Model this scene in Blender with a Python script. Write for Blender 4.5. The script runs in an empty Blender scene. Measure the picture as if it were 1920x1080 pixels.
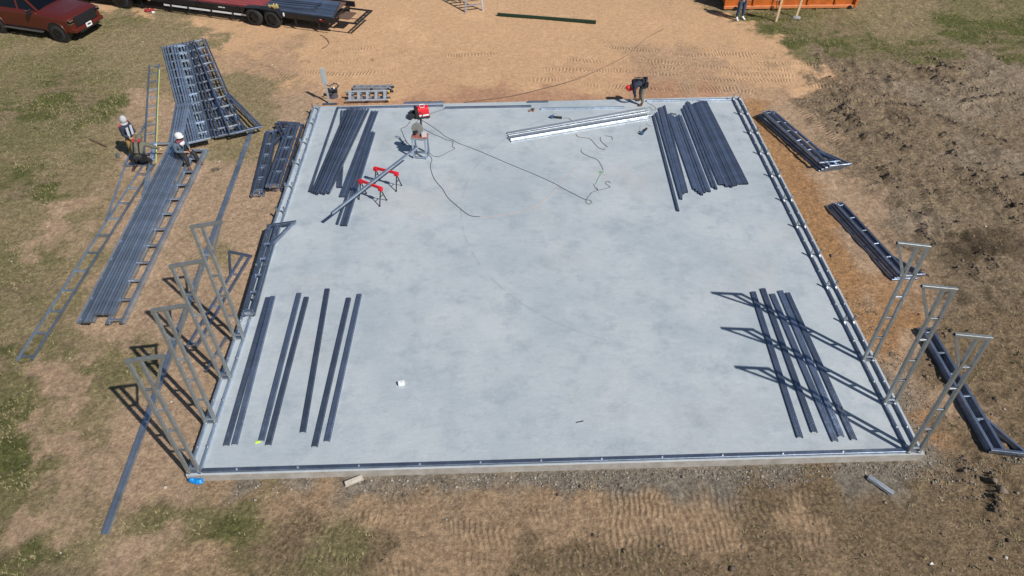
import bpy, math, random
import numpy as np
from mathutils import Vector, Matrix
random.seed(11)
C = bpy.context.scene.collection
R = math.radians
# ------------------------------------------------------------------ camera
F_PX, PITCH, YAW, ROLL = 1383.46, 0.749057, 0.0142933, -0.0165717
CAM = Vector((6.578, -8.751, 13.215))
def cam_axes():
    cy, sy = math.cos(YAW), math.sin(YAW)
    f = Vector((sy*math.cos(PITCH), cy*math.cos(PITCH), -math.sin(PITCH)))
    r = Vector((cy, -sy, 0)); u = r.cross(f)
    r2 = math.cos(ROLL)*r+math.sin(ROLL)*u; u2 = -math.sin(ROLL)*r+math.cos(ROLL)*u
    return r2, u2, f
RX, UX, FX = cam_axes()
cam_data = bpy.data.cameras.new('camera'); cam = bpy.data.objects.new('camera', cam_data); C.objects.link(cam)
m = Matrix.Identity(4)
for i in range(3):
    m[i][0] = RX[i]; m[i][1] = UX[i]; m[i][2] = -FX[i]; m[i][3] = CAM[i]
cam.matrix_world = m
cam_data.sensor_width = 36; cam_data.lens = F_PX/1920*36; cam_data.clip_start = .1; cam_data.clip_end = 3000
bpy.context.scene.camera = cam
def G(px, py, z=0.0):
    """world point at height z that the survey of the photograph puts at pixel px, py"""
    d = FX+RX*((px-960)/F_PX)+UX*((540-py)/F_PX)
    return CAM+d*((z-CAM.z)/d.z)
# ------------------------------------------------------------------ light
SUN = Vector((0.505, -0.487, 0.712)).normalized()
w = bpy.data.worlds.new("World"); bpy.context.scene.world = w; w.use_nodes = True
nt = w.node_tree; bg = nt.nodes['Background']
sky = nt.nodes.new('ShaderNodeTexSky'); sky.sky_type = 'NISHITA'; sky.sun_disc = False
sky.sun_elevation = math.asin(SUN.z); sky.sun_rotation = math.atan2(SUN.x, SUN.y)
sky.air_density = 1.0; sky.dust_density = .3; sky.ozone_density = 2.0; sky.altitude = 150
nt.links.new(sky.outputs[0], bg.inputs[0]); bg.inputs[1].default_value = 0.066
sl = bpy.data.lights.new('sun', 'SUN'); sl.energy = 4.9; sl.angle = R(.53); sl.color = (1, .965, .91)
so = bpy.data.objects.new('sun', sl); C.objects.link(so); so.rotation_euler = (-SUN).to_track_quat('-Z', 'Y').to_euler()
vs = bpy.context.scene.view_settings
vs.view_transform = 'Standard'; vs.look = 'None'; vs.exposure = 0.0; vs.gamma = 1; vs.use_curve_mapping = False
# ------------------------------------------------------------------ materials
def lin(c):
    return tuple(((v/255)/12.92 if v/255 <= .04045 else ((v/255+.055)/1.055)**2.4) for v in c)
MATS = {}
def mat(name, col, rough=.6, metal=0., noise=0., nscale=20., bump=0., bscale=60., spec=.5, coat=0., col2=None, rnoise=0.):
    if name in MATS: return MATS[name]
    mt = bpy.data.materials.new(name); mt.use_nodes = True; n = mt.node_tree.nodes; l = mt.node_tree.links
    b = n['Principled BSDF']; b.inputs['Roughness'].default_value = rough; b.inputs['Metallic'].default_value = metal
    b.inputs['Base Color'].default_value = (*col, 1); b.inputs['Specular IOR Level'].default_value = spec
    b.inputs['Coat Weight'].default_value = coat
    if noise or bump or rnoise:
        tc = n.new('ShaderNodeTexCoord')
    if noise or rnoise:
        t = n.new('ShaderNodeTexNoise'); t.inputs['Scale'].default_value = nscale; t.inputs['Detail'].default_value = 5; t.inputs['Roughness'].default_value = .65
        l.new(tc.outputs['Object'], t.inputs['Vector'])
        if noise:
            mp = n.new('ShaderNodeMapRange'); mp.inputs[1].default_value = .3; mp.inputs[2].default_value = .7
            l.new(t.outputs['Fac'], mp.inputs[0])
            mx = n.new('ShaderNodeMix'); mx.data_type = 'RGBA'
            c2 = col2 or tuple(v*(1-noise) for v in col); c1 = col if col2 else tuple(min(1, v*(1+noise)) for v in col)
            mx.inputs[6].default_value = (*c1, 1); mx.inputs[7].default_value = (*c2, 1)
            l.new(mp.outputs[0], mx.inputs[0]); l.new(mx.outputs[2], b.inputs['Base Color'])
        if rnoise:
            m2 = n.new('ShaderNodeMapRange'); m2.inputs[1].default_value = .3; m2.inputs[2].default_value = .7
            m2.inputs[3].default_value = max(.05, rough-rnoise); m2.inputs[4].default_value = min(1, rough+rnoise)
            l.new(t.outputs['Fac'], m2.inputs[0]); l.new(m2.outputs[0], b.inputs['Roughness'])
    if bump:
        t2 = n.new('ShaderNodeTexNoise'); t2.inputs['Scale'].default_value = bscale; t2.inputs['Detail'].default_value = 4
        l.new(tc.outputs['Object'], t2.inputs['Vector'])
        bp = n.new('ShaderNodeBump'); bp.inputs['Strength'].default_value = bump; bp.inputs['Distance'].default_value = .02
        l.new(t2.outputs['Fac'], bp.inputs['Height']); l.new(bp.outputs[0], b.inputs['Normal'])
    MATS[name] = mt; return mt
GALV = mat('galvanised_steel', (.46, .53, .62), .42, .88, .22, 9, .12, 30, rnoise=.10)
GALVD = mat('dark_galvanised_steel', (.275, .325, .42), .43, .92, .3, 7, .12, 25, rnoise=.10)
GALVB = mat('bright_galvanised_steel', (.44, .47, .50), .5, .9, .12, 9, .05, 12, rnoise=.06)
SHINY = mat('shiny_new_steel', (.60, .64, .68), .42, .9, .10, 5, .04, 10, rnoise=.06)
STEEL = mat('bright_bolt_steel', (.6, .61, .63), .45, 1.)
BLACK = mat('black_paint', (.012, .012, .014), .4)
RUBBER = mat('rubber', (.022, .022, .024), .8, bump=.3, bscale=40)
REDP = mat('red_tool_plastic', (.62, .012, .022), .35, noise=.1, nscale=6)
DARKP = mat('dark_plastic', (.02, .021, .024), .5, noise=.3, nscale=30)
CORD = mat('black_cord', (.035, .035, .04), .6)
GREYC = mat('grey_cord', (.10, .11, .12), .6)
GLASS = mat('dark_glass', (.004, .005, .008), .1, spec=.3)
ALU = mat('ladder_aluminium', (.55, .56, .58), .42, .75, .25, 14)
WOOD = mat('pale_lumber', (.62, .47, .28), .7, noise=.15, nscale=12)
WHITE = mat('white_plastic', (.78, .79, .80), .45)
ORANGE = mat('orange_container_paint', (.50, .13, .022), .5, noise=.3, nscale=3, bump=.1, bscale=8)
TRUCKRED = mat('truck_red_paint', (.088, .012, .007), .33, .0, coat=.25)
CHROME = mat('chrome', (.8, .8, .82), .12, 1.)
RUST = mat('rusty_planks', (.13, .075, .055), .8, noise=.35, nscale=10)
def vary(m_, lo=.72, hi=1.3):
    '''every piece of steel takes its own tone'''
    n = m_.node_tree.nodes; l = m_.node_tree.links; b = n['Principled BSDF']; src = b.inputs['Base Color'].links[0].from_socket
    oi = n.new('ShaderNodeObjectInfo'); mr = n.new('ShaderNodeMapRange'); mr.inputs[3].default_value = lo; mr.inputs[4].default_value = hi; l.new(oi.outputs['Random'], mr.inputs[0])
    tc = n.new('ShaderNodeTexCoord'); mp = n.new('ShaderNodeMapping'); mp.inputs['Scale'].default_value = (1, 1, 1); l.new(tc.outputs['Object'], mp.inputs[0])
    t = n.new('ShaderNodeTexNoise'); t.inputs['Scale'].default_value = 1.7; t.inputs['Detail'].default_value = 6; t.inputs['Roughness'].default_value = .75; l.new(mp.outputs[0], t.inputs[0])
    m2 = n.new('ShaderNodeMapRange'); m2.inputs[1].default_value = .35; m2.inputs[2].default_value = .7; m2.inputs[3].default_value = .8; m2.inputs[4].default_value = 1.3; l.new(t.outputs[0], m2.inputs[0])
    q = n.new('ShaderNodeMath'); q.operation = 'MULTIPLY'; l.new(mr.outputs[0], q.inputs[0]); l.new(m2.outputs[0], q.inputs[1])
    mx = n.new('ShaderNodeMix'); mx.data_type = 'RGBA'; mx.blend_type = 'MULTIPLY'; mx.inputs[0].default_value = 1; l.new(src, mx.inputs[6])
    cb = n.new('ShaderNodeCombineXYZ')
    for i in range(3): l.new(q.outputs[0], cb.inputs[i])
    l.new(cb.outputs[0], mx.inputs[7]); l.new(mx.outputs[2], b.inputs['Base Color'])
for m_ in (GALV, GALVD, GALVB): vary(m_)
# ------------------------------------------------------------------ mesh builder
class MB:
    def __init__(s): s.v = []; s.f = []; s.mi = []; s.mats = []
    def _add(s, vs_, fs, mi=0):
        o = len(s.v); s.v += [tuple(v) for v in vs_]
        for f in fs: s.f.append(tuple(i+o for i in f)); s.mi.append(mi)
    def mi_of(s, m_):
        if m_ not in s.mats: s.mats.append(m_)
        return s.mats.index(m_)
    def box(s, c, size, rz=0., mi=0, M=None, taper=1.):
        x, y, z = size[0]/2, size[1]/2, size[2]/2
        vv = []
        for sz in (-1, 1):
            k = taper if sz > 0 else 1
            for sx, sy in ((-1, -1), (1, -1), (1, 1), (-1, 1)): vv.append(Vector((sx*x*k, sy*y*k, sz*z)))
        Q = Matrix.Translation(Vector(c)) @ Matrix.Rotation(rz, 4, 'Z')
        if M: Q = M @ Q
        s._add([Q @ v for v in vv], [(3, 2, 1, 0), (4, 5, 6, 7), (0, 1, 5, 4), (1, 2, 6, 5), (2, 3, 7, 6), (3, 0, 4, 7)], mi)
    def loop_sweep(s, p0, p1, sec, up=Vector((0, 0, 1)), mi=0, cap=True, closed=True):
        p0 = Vector(p0); p1 = Vector(p1); d = (p1-p0).normalized()
        if abs(d.dot(up)) > .98: up = Vector((0, 1, 0))
        a = d.cross(up).normalized(); b = a.cross(d).normalized(); n = len(sec)
        vv = [p0+a*q[0]+b*q[1] for q in sec]+[p1+a*q[0]+b*q[1] for q in sec]
        ff = [(i, (i+1) % n, (i+1) % n+n, i+n) for i in range(n if closed else n-1)]
        if cap: ff += [tuple(range(n))[::-1], tuple(range(n, 2*n))]
        s._add(vv, ff, mi)
    def bar(s, p0, p1, w_=.06, h=None, up=Vector((0, 0, 1)), mi=0, hollow=False, ch=.055):
        h = h or w_; x = w_/2; y = h/2; c = min(w_, h)*ch
        sec = [(-x+c, -y), (x-c, -y), (x, -y+c), (x, y-c), (x-c, y), (-x+c, y), (-x, y-c), (-x, -y+c)]
        if not hollow: s.loop_sweep(p0, p1, sec, up, mi); return
        k = .84; inn = [(a*k, b*k) for a, b in sec]
        p0 = Vector(p0); p1 = Vector(p1); d = (p1-p0).normalized()
        if abs(d.dot(up)) > .98: up = Vector((0, 1, 0))
        a = d.cross(up).normalized(); b = a.cross(d).normalized(); n = 8
        vv = [p+a*q[0]+b*q[1] for p, se in ((p0, sec), (p1, sec), (p0, inn), (p1, inn)) for q in se]
        ff = []
        for i in range(n):
            j = (i+1) % n
            ff += [(i, j, j+8, i+8), (16+j, 16+i, 24+i, 24+j), (j, i, 16+i, 16+j), (8+i, 8+j, 24+j, 24+i)]
        s._add(vv, ff, mi)
    def cyl(s, p0, p1, r0, r1=None, n=12, mi=0):
        r1 = r0 if r1 is None else r1
        p0 = Vector(p0); p1 = Vector(p1); d = (p1-p0).normalized()
        up = Vector((0, 0, 1)) if abs(d.z) < .95 else Vector((0, 1, 0))
        a = d.cross(up).normalized(); b = a.cross(d).normalized()
        vv = [p0+(a*math.cos(t)+b*math.sin(t))*r0 for t in [2*math.pi*i/n for i in range(n)]]+[p1+(a*math.cos(t)+b*math.sin(t))*r1 for t in [2*math.pi*i/n for i in range(n)]]
        s._add(vv, [(i, (i+1) % n, (i+1) % n+n, i+n) for i in range(n)]+[tuple(range(n))[::-1], tuple(range(n, 2*n))], mi)
    def tube(s, pts, r, n=6, mi=0):
        pts = [Vector(p) for p in pts]; rings = []
        o = len(s.v)
        for i, p in enumerate(pts):
            d = (pts[min(i+1, len(pts)-1)]-pts[max(i-1, 0)]).normalized()
            up = Vector((0, 0, 1)) if abs(d.z) < .9 else Vector((0, 1, 0))
            a = d.cross(up).normalized(); b = a.cross(d).normalized()
            s.v += [tuple(p+(a*math.cos(2*math.pi*k/n)+b*math.sin(2*math.pi*k/n))*r) for k in range(n)]
        for i in range(len(pts)-1):
            for k in range(n): s.f.append((o+i*n+k, o+i*n+(k+1) % n, o+(i+1)*n+(k+1) % n, o+(i+1)*n+k)); s.mi.append(mi)
        s.f.append(tuple(o+k for k in range(n))[::-1]); s.mi.append(mi)
        s.f.append(tuple(o+(len(pts)-1)*n+k for k in range(n))); s.mi.append(mi)
    def ell(s, c, rad, M=None, nu=12, nv=8, mi=0):
        vv = []
        for j in range(nv+1):
            t = math.pi*j/nv
            for i in range(nu):
                p = 2*math.pi*i/nu; vv.append(Vector((rad[0]*math.sin(t)*math.cos(p), rad[1]*math.sin(t)*math.sin(p), rad[2]*math.cos(t))))
        Q = Matrix.Translation(Vector(c)) @ (M or Matrix.Identity(4))
        s._add([Q @ v for v in vv], [(j*nu+i, (j+1)*nu+i, (j+1)*nu+(i+1) % nu, j*nu+(i+1) % nu) for j in range(nv) for i in range(nu)], mi)
    def prism(s, poly, z0, z1, M=None, mi=0):
        n = len(poly); vv = [Vector((a, b, z0)) for a, b in poly]+[Vector((a, b, z1)) for a, b in poly]
        if M: vv = [M @ v for v in vv]
        s._add(vv, [tuple(range(n))[::-1], tuple(range(n, 2*n))]+[(i, (i+1) % n, (i+1) % n+n, i+n) for i in range(n)], mi)
    def build(s, name, material, parent=None, smooth=False, bevel=0.):
        me = bpy.data.meshes.new(name)
        off = parent.matrix_basis.inverted() if parent is not None and parent.get('_world') else None
        me.from_pydata(s.v if off is None else [tuple(off @ Vector(v)) for v in s.v], [], s.f); me.update()
        import bmesh as _b
        bm = _b.new(); bm.from_mesh(me); _b.ops.recalc_face_normals(bm, faces=bm.faces); bm.to_mesh(me); bm.free()
        mats = material if isinstance(material, (list, tuple)) else [material]
        for m_ in mats: me.materials.append(m_)
        if len(mats) > 1: me.polygons.foreach_set('material_index', s.mi)
        if smooth: me.polygons.foreach_set('use_smooth', [True]*len(me.polygons))
        o = bpy.data.objects.new(name, me); C.objects.link(o)
        if parent is not None: o.parent = parent
        if bevel:
            b = o.modifiers.new('bevel', 'BEVEL'); b.width = bevel; b.segments = 2; b.limit_method = 'ANGLE'; b.angle_limit = R(35)
        return o
def tag(o, label, cat, group=None):
    o['label'] = label; o['category'] = cat
    if group: o['group'] = group
    return o
def thing(name, label, cat, loc=(0, 0, 0), rz=0., group=None, world=False):
    o = bpy.data.objects.new(name, None); C.objects.link(o); o.empty_display_size = .2
    o.matrix_basis = Matrix.Translation(Vector(loc)) @ Matrix.Rotation(rz, 4, 'Z')
    if world: o['_world'] = 1
    return tag(o, label, cat, group)
def copy_tree(o, M=None, label=None, group=None, parent=None):
    c = o.copy(); C.objects.link(c); c.parent = parent
    if M is not None: c.matrix_basis = M
    if label: c['label'] = label
    if group: c['group'] = group
    for ch in [x for x in bpy.data.objects if x.parent == o]: copy_tree(ch, parent=c)
    return c
def recentre(o):
    """put a one-mesh thing's origin at its base"""
    me = o.data; co = np.empty(len(me.vertices)*3); me.vertices.foreach_get('co', co); co = co.reshape(-1, 3)
    c = np.array([(co[:, 0].min()+co[:, 0].max())/2, (co[:, 1].min()+co[:, 1].max())/2, co[:, 2].min()])
    co -= c; me.vertices.foreach_set('co', co.ravel()); o.location = tuple(c); me.update(); return o
ORD = ['first', 'second', 'third', 'fourth', 'fifth', 'sixth', 'seventh', 'eighth', 'ninth', 'tenth', 'eleventh', 'twelfth', 'thirteenth', 'fourteenth', 'fifteenth', 'sixteenth']
GZ = -0.2
# ------------------------------------------------------------------ ground (one sheet to the horizon)
rng = np.random.default_rng(5)
def vnoise(x, y, seed):
    r = np.random.default_rng(seed); T = r.random((256, 256))
    xi = np.floor(x).astype(int); yi = np.floor(y).astype(int); fx = x-xi; fy = y-yi
    fx = fx*fx*(3-2*fx); fy = fy*fy*(3-2*fy)
    a = T[xi % 256, yi % 256]; b = T[(xi+1) % 256, yi % 256]; c = T[xi % 256, (yi+1) % 256]; d = T[(xi+1) % 256, (yi+1) % 256]
    return (a*(1-fx)+b*fx)*(1-fy)+(c*(1-fx)+d*fx)*fy
def fbm(x, y, seed, oct=4, gain=.5):
    s = 0; a = 1; t = 0
    for i in range(oct):
        s = s+a*vnoise(x*2**i+13.7*i, y*2**i+7.1*i, seed+i); t += a; a *= gain
    return s/t
CLS = {'S': ((208, 167, 128), 0, .12), 's': ((190, 155, 123), 0, .25), 'O': ((186, 142, 100), .02, .5), 'T': ((186, 156, 127), .04, .35),
       'D': ((161, 143, 107), .26, .42), 'G': ((116, 118, 66), .9, .45), 'g': ((145, 134, 93), .44, .45), 'M': ((164, 142, 115), .06, 1.),
       'm': ((170, 150, 126), .03, .8), 'B': ((186, 155, 122), .03, .55), 'b': ((162, 137, 107), .30, .85), 'R': ((158, 146, 129), 0, .8), 'K': ((115, 98, 78), .15, 1.),
       'P': ((185, 142, 112), 0, .2)}
CP = """20,60g 60,90D 150,90D 250,60D 100,110g 30,150g 110,170G 200,150g 60,200G 150,210G 230,120D 280,90D 40,260g 120,260g 200,240D 230,190T 30,320g 100,320D 160,300D 60,350G
130,380T 60,420D 110,430T 20,400D 170,400D 30,480g 110,500D 20,560g 100,560D 40,640D 20,700G 100,640g 150,700T 60,760g 30,820G 120,820T 60,900g 150,880D 100,960T 40,1000g 130,1040D 80,1060G
20,950g 200,760D 200,850T 240,600T 230,680g 180,640D 260,520T 300,640T 330,700T 300,800T 280,900T 330,930T 260,440T 300,300T 285,220T 250,160D 400,330T 420,290D 420,400T 450,450T 380,480D
500,440T 460,350T 440,150D 480,180D 520,160D 470,108s 540,118s 560,180s 500,210D 555,215T 440,600T 380,560T 350,500T 300,380T 330,440T 150,10D 215,25D 90,-20D 10,10g
300,965g 380,970g 440,990G 350,985g 460,965g 330,1000T 250,1030T 400,1040B 500,960B 550,930B 610,1050g 560,1000b 660,1010g 690,1030b 400,925B 470,930B
600,930B 700,935B 720,980B 800,940B 900,930B 1000,940B 1100,950B 1200,950B 1000,1040b 1100,1062b 1200,1072b 850,1050B 750,1070B 950,1000B 1050,1000B 1150,1000B 1300,990B 1350,1030b 1400,980b
1450,940b 1300,1060b 1250,895R 1150,890R 1350,886R 900,898R 800,903R 1050,893R 1000,895R 1200,890R 1480,880R 700,908R 450,915R 560,910R 1500,905b 1480,965B 1550,960b 1600,896R 1680,888R 1650,960b 1750,905b 1700,1000b 1600,1030b 1800,950b
1850,1000b 1900,900b 1800,1060b 1735,845R 1660,640O 1620,560O 1570,500O 1540,450O 1500,380O 1480,330O 1440,260O 1430,300O 1700,700T 1720,650T 1740,600T 1640,480T 1600,450T 1655,560O 1720,780O
1745,825O 1780,760T 1800,860b 1880,700b 1850,600M 1780,640b 1900,640b 1900,800b 1700,250M 1800,200m 1850,300m 1900,150m 1600,250M 1550,200M 1560,130M 1650,130M 1750,130M 1850,112m 1700,400m
1620,380T 1560,340T 1500,250T 1470,215T 1800,400M 1900,400M 1800,500M 1900,520M 1700,330M 1750,480M 1480,150S 1510,165S 1450,180s 1420,150S 1500,80G 1450,50G 1400,32G 1550,60g 1600,90G 1700,60D 1680,30D
1750,90G 1800,50G 1900,60G 1850,20g 1900,20g 1650,100G 1780,108M 1900,95G 1550,108M 1508,106g 1380,8D 1450,-30D 1700,-20D 200,8S 290,14S 240,27g 300,30D 345,42D 380,40S 420,60S 400,84D 350,64D 450,90S 600,100S
500,60S 700,60S 800,20S 900,60S 1000,80S 1100,100S 1200,40S 1300,60S 1250,140s 1350,120s 1400,100S 1440,85S 1000,160S 900,150S 700,150S 600,150S 620,180S 750,178S 1100,170S 1300,170s 1370,170s 1340,20S 1375,55S
1200,-30S 700,-30S 300,-30S 640,187P 760,188P 900,186P 1000,184P 1100,182P 1250,180P 1330,178P 560,188T 1650,600O 1590,520O 1520,410O 1560,470O 1465,300O 1500,345O 1660,720R 1700,800R 1695,760R 1405,205O 1420,235O
1650,180M 1670,120M 1700,180m 1600,200M 1850,450K 1860,250M 1700,600O 1750,700b 1760,800b 1412,975b 480,918g 1540,900b 1290,975B 1340,975B 1640,560T 370,730T 350,780T 400,650T 330,850T 420,560T 470,500T 520,400T"""
cps = []
for t in CP.split():
    a, b = t[:-1].split(','); k = t[-1]; p = G(float(a), float(b), GZ); cps.append((p.x, p.y, *lin(CLS[k][0]), CLS[k][1], CLS[k][2]))
cps = np.array(cps)
def axis(a, b, step, far):
    mid = np.arange(a, b+step/2, step); out = []; s = step*2; q = 0
    while q < far: q += s; s *= 1.28; out.append(q)
    out = np.array(out); return np.concatenate([a-out[::-1], mid, mid[-1]+out])
gx = axis(-19.5, 32.5, .075, 900); gy = axis(-4.5, 30, .065, 900)
X, Y = np.meshgrid(gx, gy, indexing='ij')
wamp = np.clip((np.maximum(np.abs(X-7.6)-7.9, np.abs(Y-7.6)-7.9))/2.5, .25, 1)
wx = X+wamp*(1.3*(fbm(X*.55, Y*.55, 3)-.5)*2+1.0*(fbm(X*1.9, Y*1.9, 9, 5, .65)-.5)*2); wy = Y+wamp*(1.3*(fbm(X*.55+40, Y*.55, 5)-.5)*2+1.0*(fbm(X*1.9, Y*1.9+50, 19, 5, .65)-.5)*2)
att = np.zeros((X.size, 5)); fx_, fy_ = wx.ravel(), wy.ravel()
for s0 in range(0, X.size, 40000):
    sl_ = slice(s0, s0+40000)
    d2 = (fx_[sl_, None]-cps[None, :, 0])**2+(fy_[sl_, None]-cps[None, :, 1])**2
    W_ = 1/(d2+.05)**2.6; W_ /= W_.sum(1, keepdims=True); att[sl_] = W_ @ cps[:, 2:7]
col = att[:, :3].reshape(*X.shape, 3); grass = att[:, 3].reshape(X.shape); rough = att[:, 4].reshape(X.shape)
near = ((X > -19.6) & (X < 32.6) & (Y > -4.6) & (Y < 30.1)).astype(float)
# tracks left by the loader: u runs along, m is the mask
TR = [[(940, 1008), (1120, 1030), (1290, 1042)], [(735, 965), (860, 988), (980, 1012)], [(1090, 925), (1260, 935), (1430, 950), (1580, 978)], [(1080, 950), (1250, 962), (1430, 980)],
      [(1190, 985), (1400, 1002)], [(655, 1040), (780, 1070)], [(700, 930), (830, 955)], [(1440, 918), (1540, 926)], [(1440, 1010), (1650, 1018)], [(480, 1045), (600, 1062)], [(960, 960), (1100, 975)], [(560, 985), (660, 1000)],
      [(1130, 88), (1300, 104), (1450, 100)], [(1150, 106), (1310, 124), (1500, 132)], [(1000, 128), (1200, 135), (1350, 150), (1500, 152)], [(980, 150), (1100, 148)], [(600, 118), (700, 112), (780, 92)], [(440, 98), (500, 128), (560, 150)], [(450, 130), (520, 120)],
      [(1485, 190), (1620, 188), (1745, 202)], [(1500, 160), (1600, 166), (1700, 173)], [(1745, 192), (1830, 168), (1925, 158)], [(1790, 208), (1925, 182)], [(1560, 210), (1610, 250), (1650, 300)], [(1500, 205), (1560, 255), (1600, 300)],
      [(1780, 125), (1880, 136)], [(1810, 335), (1870, 365), (1925, 362)], [(1715, 310), (1735, 370), (1745, 402)], [(1765, 330), (1790, 380)], [(1540, 98), (1600, 104)], [(1380, 120), (1520, 120)], [(1100, 1012), (1300, 1022), (1420, 1030)], [(1260, 1000), (1450, 1012)], [(1120, 985), (1330, 990)], [(960, 1022), (1080, 1040)], [(820, 1040), (940, 1055)], [(1060, 940), (1250, 948), (1400, 962)], [(1240, 968), (1430, 985)], [(1440, 935), (1600, 945)], [(640, 962), (800, 978), (960, 1000)], [(940, 1030), (1100, 1052), (1250, 1065)], [(1000, 925), (1100, 925)], [(1060, 1003), (1230, 1006), (1400, 1014), (1560, 1030)], [(1200, 958), (1420, 968), (1600, 985)], [(860, 1005), (1000, 1030), (1130, 1045)], [(1240, 912), (1430, 925)], [(500, 1030), (700, 1058), (820, 1078)], [(1250, 160), (1400, 168)], [(1800, 225), (1925, 200)], [(1850, 240), (1925, 232)], [(1480, 120), (1600, 128)],
      [(1200, 118), (1330, 138)], [(560, 135), (660, 140), (760, 128)], [(1080, 158), (1250, 168), (1430, 172)], [(1000, 108), (1150, 118)], [(820, 105), (950, 100)], [(620, 100), (720, 85)], [(1300, 90), (1430, 112)], [(1350, 138), (1500, 142)]]
tu = np.zeros_like(X); tm = np.zeros_like(X); UN = fbm(X*.8, Y*2.2, 79, 3)*2
for tr in TR:
    P_ = [np.array(G(a, b, GZ))[:2] for a, b in tr]; acc = rng.random()*5
    # subdivide smoothly
    for i in range(len(P_)-1):
        a, b = P_[i], P_[i+1]; Ld = np.linalg.norm(b-a); d = (b-a)/Ld
        lx = (X-a[0])*d[0]+(Y-a[1])*d[1]; ly = -(X-a[0])*d[1]+(Y-a[1])*d[0]
        inside = (lx > -.05) & (lx < Ld+.05) & (np.abs(ly) < .36)
        mk = inside*np.clip((.165-np.abs(ly))/.05, 0, 1)*np.clip(fbm(X*1.0, Y*1.0, 77)*2.6-.45, 0, 1)*(.75+.25*fbm(X*6, Y*6, 78))
        if i == 0: mk = mk*np.clip(lx/.5, 0, 1)
        if i == len(P_)-2: mk = mk*np.clip((Ld-lx)/.5, 0, 1)
        win = inside & (mk >= tm); tu = np.where(win, (X*np.sign(d[0])+.17*UN if abs(d[0]) > .9 else acc+lx+.03*np.sin(ly*14)), tu); tm = np.where(win, mk, tm); acc += Ld
# height: ripples, clods, ruts running away from the camera on the right
RL = [[(1555, 150), (1580, 165), (1588, 188), (1576, 212)], [(1636, 140), (1662, 146), (1674, 164)], [(1700, 118), (1722, 132), (1745, 140)], [(1745, 112), (1775, 126), (1800, 134)], [(1752, 142), (1762, 160), (1780, 172)], [(1770, 145), (1776, 165), (1766, 182)],
      [(1650, 196), (1690, 200), (1735, 204)], [(1560, 212), (1600, 228), (1628, 250)], [(1585, 222), (1612, 242), (1625, 262)], [(1665, 215), (1700, 230), (1712, 240)], [(1765, 252), (1785, 276), (1796, 300), (1802, 330)], [(1838, 250), (1858, 262), (1880, 268)], [(1655, 318), (1668, 340), (1690, 352)],
      [(1720, 328), (1732, 350), (1738, 372)], [(1760, 222), (1800, 238), (1850, 262)], [(1722, 400), (1732, 430), (1748, 462)], [(1790, 330), (1830, 352), (1885, 372)], [(1840, 470), (1858, 490), (1866, 508)], [(1640, 250), (1670, 262), (1700, 285)], [(1800, 196), (1850, 186), (1900, 178)], [(1795, 860), (1800, 885), (1797, 905)], [(1862, 895), (1878, 930), (1866, 965)]]
rl = np.full(X.shape, 9.)
for tr in RL:
    P_ = [np.array(G(a, b, GZ))[:2] for a, b in tr]
    for a, b in zip(P_, P_[1:]):
        d = b-a; tt = np.clip(((X-a[0])*d[0]+(Y-a[1])*d[1])/(d@d), 0, 1); rl = np.minimum(rl, np.hypot(X-a[0]-tt*d[0]+.25*(fbm(X*2, Y*2, 191, 2)-.5), Y-a[1]-tt*d[1]+.25*(fbm(X*2, Y*2, 192, 2)-.5)))
aw = 1.2*(fbm(X*.25, Y*.25, 35)-.5)*2; ani = fbm((X+aw)*2.0+.3*Y, (Y+aw)*.42, 31, 4); clod = fbm(X*4.5, Y*4.5, 41, 4, .6)
H = GZ+.04*(fbm(X*.35, Y*.35, 21)-.5)*near+near*rough*(.55*(.12-np.minimum(np.abs(ani-.5), .12))*np.clip((X-15)/3, 0, 1)+(.15+.08*np.clip((X-15)/3, 0, 1))*(clod-.5)+.05*(fbm(X*3, Y*3, 181, 3)-.5))
H += near*(.075*np.exp(-(rl/.10)**2)*(.4+fbm(X*5, Y*5, 195, 2))-.04*np.exp(-((rl-.24)/.10)**2))
inb = np.clip(np.minimum(np.minimum(X+.9, 16.1-X), np.minimum(Y+.7, 16.1-Y))/.7, 0, 1); H = H*(1-inb)+(GZ-.02)*inb
inb2 = (X > .3) & (X < 14.9) & (Y > .4) & (Y < 14.9); H = np.where(inb2, GZ-.15, H)
mot = fbm(X*.8+5, Y*1.5, 131, 5, .62); gz_ = np.clip(grass*1.6, 0, 1)*(1-np.clip(rough-.5, 0, 1))
k1 = (np.clip((mot-.51)*6, 0, 1)*gz_)[..., None]*.75; col = col*(1-k1)+np.array(lin((162, 138, 112)))*k1; grass = grass*(1-k1[..., 0]*.8)
mot2 = fbm(X*1.1+55, Y*1.7, 141, 5, .62); k2 = (np.clip((mot2-.56)*6, 0, 1)*np.clip((.5-rough)*4, 0, 1)*np.clip((-X+1)/2, 0, 1)*(grass < .5))[..., None]*.28
col = col*(1-k2)+np.array(lin((128, 118, 80)))*k2; grass = np.clip(grass+k2[..., 0]*.4, 0, 1)
# dark crumbs painting in the shade of churned pits and ruts, brighter dusty crust
dk = np.clip((fbm(X*2.6+3, Y*1.6, 51, 6, .7)-.54)*6, 0, 1)*np.clip((X-15.5)/2, 0, 1)*rough
dk = np.maximum(dk, .7*np.clip((.13-rl)/.06, 0, 1)*np.clip((clod-.36)*6, 0, 1)); col = col*(1-.38*dk[..., None]); br = np.clip((fbm(X*.9, Y*.9, 61, 4)-.58)*5, 0, 1)*(1-grass); col = col*(1+.10*br[..., None])
nx, ny = X.shape
verts = np.stack([X, Y, H], -1).reshape(-1, 3)
ii, jj = np.meshgrid(np.arange(nx-1), np.arange(ny-1), indexing='ij'); v0 = (ii*ny+jj).ravel()
quads = np.stack([v0, v0+ny, v0+ny+1, v0+1], -1)
me = bpy.data.meshes.new('ground'); me.vertices.add(len(verts)); me.vertices.foreach_set('co', verts.ravel().astype(np.float32))
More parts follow.
